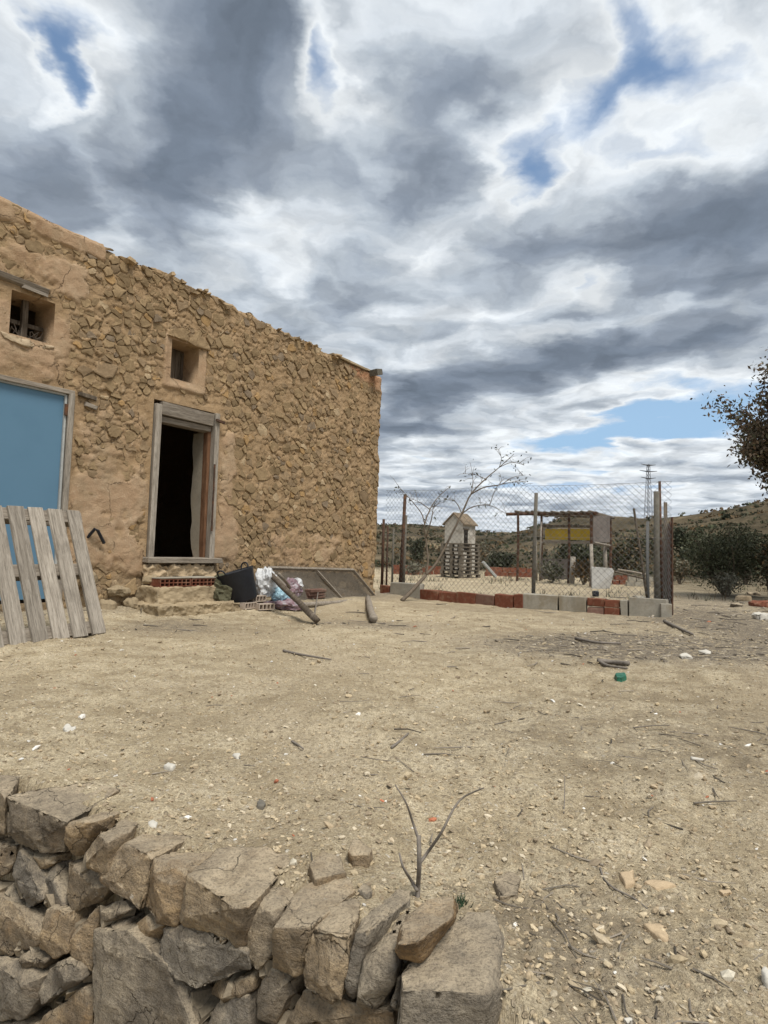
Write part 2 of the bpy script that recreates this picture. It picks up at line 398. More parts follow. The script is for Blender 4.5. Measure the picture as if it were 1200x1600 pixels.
def wood(name, c0, c1, c2, axis=2, s=1.):
    sc = [22, 22, 22]; sc[axis] = 1.6
    def fn(n, b):
        p = n.coord('Object'); oi = n.new('ShaderNodeObjectInfo').outputs['Random']
        cv = n.new('ShaderNodeCombineXYZ'); o = n.math('MULTIPLY', oi, 19.)
        for i in range(3): n.put(cv.inputs[i], o)
        q = n.vec('ADD', p, cv.outputs[0])
        g = n.noise(n.mapping(q, tuple(v * s for v in sc)), 1.6, 6, .68, .6); f = n.noise(n.mapping(q, tuple(v * 3 * s for v in sc)), 2., 5, .7)
        blot = n.noise(q, 5, 5, .6)
        col = n.ramp(g, [(.28, c0), (.5, c1), (.72, c2)])
        col = n.mix(n.rng(f, .3, .55, .6, 0), col, tuple(v * .35 for v in c0))
        col = n.mix(n.rng(blot, .5, .75, 0, .45), col, tuple(v * .8 for v in c0))
        col = n.mix(1., col, n.ramp(oi, [(0, .8), (1, 1.12)]), 'MULTIPLY')
        n.put(b.inputs['Normal'], n.bump(n.math('ADD', g, n.math('MULTIPLY', f, .6)), .6, .006)); return col
    return material(name, fn, .88, .15)
M['wood_z'] = wood('grey_wood_upright', (.185, .16, .13), (.33, .292, .245), (.46, .415, .355), 2)
M['wood_x'] = wood('grey_wood_level', (.14, .115, .09), (.25, .215, .175), (.36, .32, .27), 0)
M['brownwood'] = wood('brown_wood', (.10, .05, .028), (.19, .10, .055), (.26, .15, .09), 2)
M['darkwood'] = wood('dark_wood', (.06, .046, .033), (.13, .105, .08), (.25, .21, .165), 2, .6)
M['pallet_far'] = wood('pallet_board', (.10, .083, .062), (.19, .162, .128), (.30, .265, .215), 0)

def plain(name, c, var=.25, sc=8, rough=.85, spec=.2, bump=.3, dirt=None, metal=0.):
    def fn(n, b):
        p = n.coord('Object'); a = n.noise(p, sc, 6, .65, .3); d = n.noise(p, sc * 7, 4, .7)
        col = n.ramp(a, [(.25, tuple(v * (1 - var) for v in c)), (.5, c), (.78, tuple(min(1, v * (1 + var)) for v in c))])
        col = n.mix(n.rng(d, .3, .6, .3, 0), col, tuple(v * .55 for v in c))
        if dirt: col = n.mix(n.rng(n.noise(p, sc * .6, 5, .65, .5), .48, .68, 0, .8), col, dirt)
        b.inputs['Metallic'].default_value = metal
        if bump: n.put(b.inputs['Normal'], n.bump(n.math('ADD', a, n.math('MULTIPLY', d, .3)), bump, .01))
        return col
    return material(name, fn, rough, spec)
M['blue'] = material('blue_painted_sheet', lambda n, b: n.mix(n.rng(n.noise(n.coord('Object'), 2.2, 5, .6), .45, .75, 0, .35), (.098, .195, .288), (.080, .165, .25)), .55, .3)
M['trim'] = plain('pale_trim', (.40, .41, .40), .2, 6, .7)
M['concrete'] = plain('concrete', (.33, .305, .255), .22, 5, .92, .1, .4, dirt=(.24, .20, .14))
M['stepcon'] = plain('worn_concrete', (.36, .285, .185), .25, 5, .92, .1, .5, dirt=(.24, .185, .12))
M['brick'] = plain('red_clay', (.185, .070, .044), .28, 14, .9, .1, .4, dirt=(.25, .15, .10))
M['palebrick'] = plain('pale_clay', (.48, .40, .33), .18, 14, .9, .1, .4, dirt=(.36, .28, .2))
M['hole'] = plain('clay_shadowed_core', (.20, .085, .055), .3, 12, .95, .05)
M['rubber'] = plain('black_rubber', (.014, .016, .022), .3, 12, .55, .35, .1)
M['rust'] = plain('rusty_iron', (.075, .045, .032), .45, 16, .85, .2, .4, dirt=(.15, .07, .035))
M['rustsheet'] = plain('rusty_sheet', (.12, .055, .035), .4, 6, .85, .2, .4, dirt=(.07, .04, .03))
M['galv'] = plain('dull_wire', (.17, .17, .165), .2, 9, .6, .4, 0)
M['postgrey'] = plain('weathered_post', (.15, .138, .115), .35, 18, .9, .1, .5, dirt=(.11, .1, .08))
M['white'] = plain('limewash', (.47, .44, .39), .16, 2.6, .9, .1, .3, dirt=(.24, .21, .17))
M['rooftile'] = plain('old_roof', (.22, .17, .12), .35, 3.5, .9, .1, .5, dirt=(.12, .1, .07))
M['yellow'] = plain('yellow_sheet', (.42, .29, .035), .15, 2, .7, .2, .1, dirt=(.30, .21, .05))
M['greyboard'] = plain('stained_board', (.19, .165, .15), .25, 4, .85, .15, .2, dirt=(.12, .1, .09))
M['whiteboard'] = plain('white_board', (.42, .41, .39), .15, 3, .7, .2, .1, dirt=(.26, .245, .22))
M['dark'] = plain('dark_plaster', (.10, .085, .07), .3, 3, .95, .05, .3)  # even dark tone for the room floor
M['paleplaster'] = plain('pale_plaster', (.30, .265, .21), .2, 4, .95, .05, .3, dirt=(.29, .25, .19))
M['bark'] = plain('bark', (.16, .13, .10), .35, 22, .95, .1, .6)
M['twig'] = plain('dry_twig', (.20, .175, .15), .35, 30, .9, .1, .4)
M['bagwhite'] = plain('white_plastic', (.55, .56, .57), .12, 9, .4, .4, .15)
M['bagblue'] = plain('blue_plastic', (.30, .47, .56), .15, 9, .4, .4, .15)
M['bagpink'] = plain('pink_plastic', (.23, .15, .17), .5, 26, .45, .4, .2, dirt=(.34, .33, .35))
M['sack'] = plain('olive_sack', (.10, .095, .06), .35, 14, .9, .1, .5)
M['net'] = plain('fly_screen', (.15, .13, .105), .3, 12, .8, .2, 0)
M['green'] = plain('green_plastic', (.015, .11, .062), .2, 9, .45, .4, 0)
M['steel'] = plain('pylon_steel', (.11, .11, .115), .2, 3, .7, .3, 0)
def leaf(name, c, var):
    def fn(n, b):
        t = n.attr('col'); return n.mix(1., t, c, 'MULTIPLY')
    return material(name, fn, .75, .2)
M['leaf'] = leaf('foliage', (1, 1, 1), .2)

# ------------------------------------------------------------------ ground, one sheet to the horizon
HO = np.array([-2.6, 8.3]); HD = np.array([.6, .8]); HN = np.array([.8, -.6])   # house front: origin, along, outward
WA = np.array([-1.17, 2.09]); WB = np.array([.05, 1.25])                          # dry stone wall, front top edge
WD = (WB - WA) / np.linalg.norm(WB - WA); WN = np.array([WD[1], -WD[0]])
if WN[1] > 0: WN = -WN
def house_uw(x, y): return (x - HO[0]) * HD[0] + (y - HO[1]) * HD[1], -((x - HO[0]) * HN[0] + (y - HO[1]) * HN[1])

SKX = np.array([-60, -30, -6, 0, 2.3, 8.5, 11.3, 12.9, 15.5, 17., 19., 21.8, 23.6, 26.2, 29.4, 32.5, 40, 60, 90])        # azimuth, degrees
SKE = np.array([.03, .04, .05, .052, .053, .044, .043, .052, .068, .071, .069, .066, .070, .078, .090, .102, .115, .11, .08])
def terrain(x, y):
    r = np.hypot(x, y); az = np.degrees(np.arctan2(x, y))
    el = np.interp(az, SKX, SKE)
    back = np.abs(az) > 95
    rc = 110 + 35 * np.sin(az * .09 + 1.) + 15 * np.sin(az * .23)
    ridge = el * rc
    t = np.clip((r - 42) / (rc - 42), 0, 1)
    # terraces
    k = 6.; tt = t * k + .5 * fbm(x * .03, y * .03, 3, 5); st = np.floor(tt) + sstep(.55, .95, tt - np.floor(tt)); t2 = np.clip(.55 * st / k + .45 * t, 0, 1.05)
    h = ridge * t2 + (r > 42) * np.clip((r - 42) / 30, 0, 1) * (fbm(x * .06, y * .06, 4, 9) - .5) * 2.0
    fall = sstep(rc, rc * 3, r); h = h * (1 - fall) + fall * ridge * .55
    return np.where(back, 0, h)
def gz(x, y, fine=True):
    x = np.asarray(x, float); y = np.asarray(y, float); r = np.hypot(x, y)
    z = (fbm(x * .35, y * .35, 4, 1) - .5) * .10 * sstep(1., 6, r)
    z += (fbm(x * 1.6, y * 1.6, 4, 21) - .5) * .05
    if fine:
        z += (fbm(x * 9, y * 9, 4, 31) - .5) * .036 * (1 - sstep(15, 40, r))
        z += np.maximum(0, fbm(x * 30, y * 30, 3, 41) - .55) * .045 * (1 - sstep(6, 15, r))
    z = z + terrain(x, y)
    u, w = house_uw(x, y)
    z += .10 * sstep(-.9, 0., w) * sstep(-6, -4, u) * (1 - sstep(4.4, 5.4, u)) * (w < 3)
    # the step down in front of the dry stone wall
    s = (x - WA[0]) * -WN[0] + (y - WA[1]) * -WN[1]
    side = sstep(.32, .25, x)
    drop = sstep(.07, -.05, s) * side
    ramp = sstep(1.0, -2.2, y) * (1 - side)
    z = z - .80 * np.maximum(drop, ramp * .8)
    z += .02 * sstep(.45, .1, s) * sstep(.0, .12, s) * side      # soil heaped against the stones
    return z
def litter(x, y):
    a = np.exp(-(((x - 2.5) / 1.35) ** 2 + ((y - 6.0) / .8) ** 2)) * 1.9
    a += np.exp(-(((x - 5.2) / 1.8) ** 2 + ((y - 8.2) / 2.2) ** 2)) * 1.2 + np.exp(-(((x - 9) / 5) ** 2 + ((y - 13) / 4) ** 2)) * .7
    a += np.exp(-(((x - .42) / .3) ** 2 + ((y - 1.35) / .35) ** 2)) * .4 + np.exp(-(((x + 2.1) / .5) ** 2 + ((y - 6.6) / .5) ** 2)) * .6
    a += np.exp(-(((x - 1.4) / 1.3) ** 2 + ((y - 3.0) / .8) ** 2)) * .35 + np.exp(-(((x + .1) / .7) ** 2 + ((y - 7.3) / .4) ** 2)) * .6
    u, w = house_uw(x, y); a += .5 * sstep(-.7, -.1, w) * (np.abs(u) < 6)
    return np.clip(a * (.5 + fbm(x * 2, y * 2, 4, 77)), 0, 1)

def build_ground():
    cx, cy = 0., -.5
    az = np.concatenate([np.arange(-44, 44, .16), np.arange(44, 316, 5.)]); n = len(az)
    rad = np.concatenate([[.25], .6 * 1.0150 ** np.arange(0, 470), [900, 1500, 3000, 6000]])
    A, Rr = np.meshgrid(np.radians(az), rad)
    X = cx + np.sin(A) * Rr; Y = cy + np.cos(A) * Rr
    Z = gz(X, Y); Z = np.where(Rr > 700, np.minimum(Z, 4), Z)
    V = np.stack([X, Y, Z], -1).reshape(-1, 3); k = len(rad)
    i, j = np.meshgrid(np.arange(k - 1), np.arange(n), indexing='ij')
    a = i * n + j; b = i * n + (j + 1) % n
    F = np.stack([a, a + n, b + n, b], -1).reshape(-1, 4)
    me = mesh_np('ground', V, F)
    x, y = V[:, 0], V[:, 1]
    hill = np.clip(sstep(28, 46, np.hypot(x, y)) + .75 * sstep(6.2, 8.5, x - .12 * (y - 9)) * sstep(11, 17, y) * (.4 + fbm(x * .6, y * .6, 3, 44)), 0, 1); 
    loose = np.clip(sstep(.2, 1.6, x + .35 * (2.6 - y)) * sstep(5.5, 3.5, y) * .55 + sstep(.45, .62, fbm(x * .7, y * .7, 4, 91)) * .6, 0, 1) * (1 - sstep(20, 35, np.hypot(x, y)))
    set_col(me, np.stack([hill, litter(x, y), loose], -1), 'zone')
    o = link('ground', me, M['ground']); tag(o, kind='structure')
build_ground()
def on(x, y): return float(gz(np.array([x]), np.array([y]))[0])
def gp(px, py):
    """ground point seen at a spot of the yard"""
    p = G(px, py); 
    for _ in range(4): p = G(px, py, on(p[0], p[1]))
    return p

# ------------------------------------------------------------------ the farmhouse
HRZ = math.atan2(HD[1], HD[0])
house = thing('farmhouse', 'old rubble stone farmhouse with weathered door frame and ragged wall top', 'house', (HO[0], HO[1], 0), HRZ)
rng = random.Random(4); nrng = np.random.default_rng(4)
OPEN = {'blue': (-3.3, -1.53, .18, 2.53), 'door': (-.52, .50, .64, 2.66), 'lw': (-2.24, -1.79, 2.985, 3.445), 'rw': (-.305, .115, 2.98, 3.485)}
def top_v(u):
    t = np.interp(u, [-4.4, -2.41, -1.85, -1.27, -1.24, -1.1, -.53, .49, 1.73, 3.29, 4.2], [4.5, 4.38, 4.33, 4.335, 4.255, 4.30, 4.31, 4.26, 4.17, 4.09, 4.05])
    rag = sstep(-1.3, -1.1, u) * (1 - .6 * sstep(2.4, 2.9, u))
    return t + (fbm(u * 5, u * 0 + 3, 4, 3) - .5) * (.03 + .07 * rag)
_TU = np.linspace(-4.4, 4.3, 1800); _TV = top_v(_TU)
def top1(u): return float(np.interp(u, _TU, _TV))
def plaster(u, v):
    g = lambda a, b, c, d, s=.18: sstep(a - s, a + s, u) * (1 - sstep(b - s, b + s, u)) * sstep(c - s, c + s, v) * (1 - sstep(d - s, d + s, v))
    m = 1.0 * g(-4.3, -1.55, 2.5, 3.35) + .75 * g(-4.3, -1.4, 3.5, 4.0) + .9 * g(-4.3, -1.25, 4.12, 4.6, .06) + .95 * g(-1.5, -.55, .45, 1.5) + .62 * g(-1.5, -.55, 1.4, 2.5)
    m = m + .85 * g(.5, .85, .7, 2.5, .14) + .55 * g(.6, 3.2, .2, 1.2, .3) + .8 * g(-.42, .24, 2.85, 3.55, .04) + .75 * sstep(3.0, 3.5, u) * sstep(3.62 + .0 * u, 3.85, v + (u - 3.9) * .25)
    m = m * (.45 + 1.1 * fbm(u * 1.9, v * 1.9, 4, 55))
    return sstep(.42, .85, m + .45 * (fbm(u * 11, v * 11, 3, 57) - .5))
def mort_h(u, v):
    pl = plaster(u, v); a = fbm(u * 3.2, v * 3.2, 4, 61); b = fbm(u * 14, v * 14, 4, 62)
    # rubble relief: rough courses of smaller stones under and between the big ones
    wu = u + (fbm(u * 5, v * 5, 3, 64) - .5) * .10; wv = v + (fbm(u * 5, v * 5, 3, 65) - .5) * .10
    d1, d2, ra, rb, ox, oy = worley(wu / .125, wv / .085, 5)
    e = sstep(.0, .11, d2 - d1); c = (ra - .5) * .024 + ox * (rb - .5) * .022 - oy * .010
    rub = (-.022 + e * (.022 + c)) + (b - .5) * .026
    fl = .12 + sstep(.38, .60, a) * .62                      # where the joints are smeared full of mortar
    h = rub * (1 - fl) + fl * (np.maximum(rub, .004) * .6 + (b - .5) * .022)
    tone = (.76 + .34 * rb) * (.58 + .42 * e); tone = tone * (1 - fl * .7) + fl * .7 * .97  # random tone per stone; joints darkened as painted crevice shade
    tone = tone * (1 - pl) + pl
    return h * (1 - pl) + pl * (.026 + (b - .5) * .010 + (a - .5) * .018 + rub * .14), pl, tone

def build_front():
    st = .0155
    def lines(a, b, keys):
        ks = sorted([a, b] + [k for k in keys if a < k < b]); L = []
        for p, q in zip(ks, ks[1:]):
            n = max(1, round((q - p) / st)); L += list(np.linspace(p, q, n + 1)[:-1])
        return np.array(L + [b])
    U = lines(-4.3, 4.165, [k for o in OPEN.values() for k in o[:2]]); Vv = lines(-.35, 4.0, [k for o in OPEN.values() for k in o[2:]])
    nv0 = len(Vv); extra = 26
    tops = top_v(U)
    UU = np.repeat(U[:, None], nv0 + extra, 1); VV = np.zeros_like(UU); VV[:, :nv0] = Vv[None, :]
    for k in range(extra): VV[:, nv0 + k] = 4.0 + (tops - 4.0) * (k + 1) / extra
    H, P, TN = mort_h(UU, VV); TN = TN.reshape(-1).tolist()
    # keep the edges of openings flush, plastered arrises
    for a, b, c, d in OPEN.values():
        du = np.maximum(np.maximum(a - UU, UU - b), 0); dv = np.maximum(np.maximum(c - VV, VV - d), 0); dd = np.hypot(du, dv)
        k = sstep(.10, .01, dd); H = H * (1 - k) + .006 * k
    # rounded, ragged arris at the right-hand corner and at the top
    e = sstep(4.10, 4.165, UU); H = H - e * .03
    UU2 = UU + sstep(3.9, 4.165, UU) * (fbm(VV * 3.3, VV * 0 + 8, 4, 71) - .5) * .10 - sstep(1.0, .0, VV) * sstep(3.9, 4.165, UU) * .05
    H = H - sstep(.05, 0., tops[:, None] - VV) * .03
    nu, nv = UU.shape
    V = np.stack([UU2, -H, VV], -1).reshape(-1, 3)
    i, j = np.meshgrid(np.arange(nu - 1), np.arange(nv - 1), indexing='ij'); a = i * nv + j
    F = np.stack([a, a + nv, a + nv + 1, a + 1], -1)
    uc = (UU[:-1, :-1] + UU[1:, 1:]) / 2; vc = (VV[:-1, :-1] + VV[1:, 1:]) / 2; keep = np.ones(uc.shape, bool)
    for o in OPEN.values(): keep &= ~((uc > o[0]) & (uc < o[1]) & (vc > o[2]) & (vc < o[3]))
    F = F[keep].reshape(-1, 4); F = list(map(tuple, F))
    Vl = V.tolist(); C = np.stack([P, np.clip(plaster(UU, VV) * 0 + sstep(2.9, 3.4, UU) * sstep(3.70, 3.9, VV + (UU - 3.9) * .2) * fbm(UU * 4, VV * 4, 3, 12) * 1.4, 0, 1),
                       np.clip(sstep(.75, .2, VV) * .9 + sstep(.3, .0, np.abs(UU + 1.15)) * sstep(2.6, 1.6, VV) * sstep(1.2, 1.7, VV) * .6, 0, 1)], -1).reshape(-1, 3).tolist()
    def addv(p, c=(.8, 0, 0)): Vl.append(p); C.append(c); TN.append(1.); return len(Vl) - 1
    # top surface and corner return, running back through the wall's thickness
    for edge in ([(i_ * nv + nv - 1) for i_ in range(nu)], [((nu - 1) * nv + j_) for j_ in range(nv)]):
        b1 = [addv((Vl[q][0] + rng.uniform(-.012, .012), .16, Vl[q][2] + rng.uniform(-.015, .02))) for q in edge]
        b2 = [addv((Vl[q][0] + rng.uniform(-.02, .02), .45, Vl[q][2] + rng.uniform(-.03, .03))) for q in edge]
        for r0, r1 in ((edge, b1), (b1, b2)):
            for q in range(len(edge) - 1): F.append((r0[q], r0[q + 1], r1[q + 1], r1[q]))
    # reveals
    for nm, (a_, b_, c_, d_) in OPEN.items():
        k = .45; n0 = [addv((x, y, z)) for y in (-.006, k) for x, z in ((a_, c_), (b_, c_), (b_, d_), (a_, d_))]
        for q in range(4): F.append((n0[q], n0[(q + 1) % 4], n0[4 + (q + 1) % 4], n0[4 + q]))
    me = bpy.data.meshes.new('front_wall'); me.from_pydata(Vl, [], F); me.update()
    for p in me.polygons: p.use_smooth = True
    set_col(me, C, 'zone'); TN = np.array(TN); set_col(me, np.stack([TN, TN, TN], -1), 'tone'); link('front_wall', me, M['wall'], house)
build_front()

def shell():
    # the other walls, floor and roof (a closed dark room behind the front)
    for nm, c, s in (('end_wall', (3.91, 2.75, 1.75), (.42, 4.6, 4.3)), ('end_wall', (-4.1, 2.75, 1.75), (.42, 4.6, 4.3)), ('back_wall', (-.1, 5.0, 1.7), (7.6, .42, 4.2))):
        me = MB().box(c, s).mesh(nm); set_col(me, [(.4, 0, .2)] * len(me.vertices), 'zone'); set_col(me, [(1, 1, 1)] * len(me.vertices), 'tone'); link(nm, me, M['wall'], house)
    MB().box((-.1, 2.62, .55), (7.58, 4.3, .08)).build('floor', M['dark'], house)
    rf = MB(); rf.prism([(-4.25, .40, 3.98), (-4.25, 5.3, 3.5), (-4.25, 5.3, 3.62), (-4.25, .40, 4.0)], (0, 0, 0), (8.3, 0, 0)); rf.build('roof', M['rooftile'], house)
shell()

def in_open(u, v, m=.05): return any(a - m < u < b + m and c - m < v < d + m for a, b, c, d in OPEN.values())
def stones():
    """rubble: irregular cells of the wall face, each a low stone set in the mortar"""
    pts = []; rr = []; cell = {}
    r2 = random.Random(11)
    for _ in range(26000):
        u = r2.uniform(-3.3, 4.12); v = r2.uniform(-.05, 4.4)
        if v > top1(u) - .05: continue
        rad = r2.choice((.04, .05, .06, .06, .07, .08, .10, .13, .17))
        ok = True; ci, cj = int(u // .2), int(v // .2)
        for a in range(ci - 2, ci + 3):
            for b in range(cj - 2, cj + 3):
                for k in cell.get((a, b), ()):
                    du, dv = (pts[k][0] - u) * .78, (pts[k][1] - v) * 1.3
                    if du * du + dv * dv < (.60 * (rad + rr[k])) ** 2: ok = False; break
                if not ok: break
            if not ok: break
        if ok: cell.setdefault((ci, cj), []).append(len(pts)); pts.append((u, v)); rr.append(rad)
    P = np.array(pts); out = []
    for k, (u, v) in enumerate(pts):
        if in_open(u, v, .06) or r2.random() < .30: continue
        d = (P - P[k]) * np.array([.9, 1.15]); near = np.argsort((d ** 2).sum(1))[1:16]
        poly = [(u + .3 * math.cos(t), v + .24 * math.sin(t)) for t in np.linspace(0, 2 * math.pi, 15)[:-1]]
        for q in near:
            dx, dy = P[q][0] - u, P[q][1] - v; wgt = rr[k] / (rr[k] + rr[q]); mx, my = u + dx * wgt, v + dy * wgt
            new = []
            for i in range(len(poly)):
                a, b = poly[i], poly[(i + 1) % len(poly)]
                sa, sb = (a[0] - mx) * dx + (a[1] - my) * dy, (b[0] - mx) * dx + (b[1] - my) * dy
                if sa <= 0: new.append(a)
                if sa * sb < 0: t = sa / (sa - sb); new.append((a[0] + (b[0] - a[0]) * t, a[1] + (b[1] - a[1]) * t))
            poly = new
            if len(poly) < 3: break
        if len(poly) < 3: continue
        # clip at the wall top and the corner, then roughen the outline
        tv_ = top1(u) - .02
        poly = [(min(p[0], 4.125), min(p[1], tv_)) for p in poly]
        res = []
        for i in range(len(poly)):
            a, b = poly[i], poly[(i + 1) % len(poly)]; L = math.dist(a, b)
            if L < .012: continue
            res.append((a[0] + r2.uniform(-.008, .008), a[1] + r2.uniform(-.008, .008)))
            if L > .06: f = r2.uniform(.35, .65); res.append((a[0] + (b[0] - a[0]) * f + r2.uniform(-.014, .014), a[1] + (b[1] - a[1]) * f + r2.uniform(-.014, .014)))
        n = len(res)
        if n < 4: continue
        cu = sum(p[0] for p in res) / n; cv = sum(p[1] for p in res) / n
        if any(in_open(p[0], p[1], .012) for p in res): continue
        area = abs(sum(res[i][0] * res[(i + 1) % n][1] - res[(i + 1) % n][0] * res[i][1] for i in range(n))) / 2
        if area < .0015: continue
        h = r2.uniform(-.002, .018); sh = max(.6, 1 - .006 / math.sqrt(area)) * r2.uniform(.86, 1.03)
        tu, tv = r2.uniform(-.12, .12), r2.uniform(-.20, .06)
        V = []
        for s, hh, jj in ((1., -.03, .0), (.985, h - .004, .003), (.86, h + .002, .008)):
            for p in res:
                x = cu + (p[0] - cu) * sh * s + r2.uniform(-jj, jj); z = cv + (p[1] - cv) * sh * s + r2.uniform(-jj, jj)
                dz = (x - cu) * tu + (z - cv) * tv if hh > -.02 else 0
                V.append((x, -(hh + dz + r2.uniform(-.003, .003)), z))
        V.append((cu + r2.uniform(-.02, .02), -(h + r2.uniform(-.004, .008)), cv + r2.uniform(-.02, .02)))
        F = []
        for r in range(2): F += [(r * n + i, r * n + (i + 1) % n, (r + 1) * n + (i + 1) % n, (r + 1) * n + i) for i in range(n)]
        F += [(2 * n + i, 2 * n + (i + 1) % n, 3 * n) for i in range(n)]
        k_ = r2.random()
        c = np.array((.285, .205, .118)) * r2.uniform(.76, 1.2)
        if k_ < .16: c = np.array((.27, .195, .12)) * r2.uniform(.85, 1.1)
        elif k_ < .22: c = np.array((.37, .24, .115))
        elif k_ < .25: c = np.array((.45, .345, .22))
        elif k_ < .29: c = np.array((.22, .17, .12))
        pl = float(plaster(np.array([cu]), np.array([cv]))[0])
        # how much it shows: size on the side nearer the camera, unburied
        score = area * (1 - .9 * pl) * (5.5 / (5 + cu + 3.3)) * (1 if cu > -2.35 else .0)
        out.append((score, V, F, tuple(c)))
    # one large pale stone right of the doorway
    out.sort(key=lambda t: -t[0])
    for score, V, F, c in out[:300]:
        me = bpy.data.meshes.new('stone'); me.from_pydata(V, [], F); me.update(); set_col(me, [c] * len(V)); link('stone', me, M['stone'], house)
    mb = MB()
    for score, V, F, c in out[300:]: mb.cur = c; mb.add(V, F)
    me = bpy.data.meshes.new('rubble_fill'); me.from_pydata(mb.v, [], mb.f); me.update(); set_col(me, mb.c); o = link('rubble_fill', me, M['stone'], house); o['kind'] = 'stuff'
    print('stones', len(out))
stones()

def coping():
    r2 = random.Random(5); mb = MB(); u = -1.2
    while u < 2.9:
        s = r2.uniform(.04, .13); t = float(top_v(np.array([u]))[0]); mb.cur = tuple(np.array((.37,.275,.17)) * r2.uniform(.8, 1.15))
        mb.box((u, r2.uniform(.02, .16), t + r2.uniform(-.05, -.022)), (s, r2.uniform(.12, .26), s * .4), Matrix.Rotation(r2.uniform(-.5, .5), 3, 'Y') @ Matrix.Rotation(r2.uniform(-.4, .4), 3, 'X'), jit=.018, rnd=r2)
        u += s * r2.uniform(.6, 1.3)
    me = mb.mesh('coping_rubble'); set_col(me, mb.c); o = link('coping_rubble', me, M['stone'], house); o['kind'] = 'stuff'
    # thin clay coping towards the corner and the roof timber end
    for a, b in ((2.75, 3.2), (3.2, 3.65), (3.65, 3.95)):
        MB().box(((a + b) / 2, .14, float(top_v(np.array([(a + b) / 2]))[0]) + .0), (b - a - .01, .36, .035), rotm(.05, 'Y'), jit=.006).build('coping_tile', M['stepcon'], house)
    MB().box((3.82, -.03, 4.05), (.16, .36, .11), rotm(-.28, 'Y'), jit=.008).build('roof_timber', M['postgrey'], house, bevel=.006)
coping()

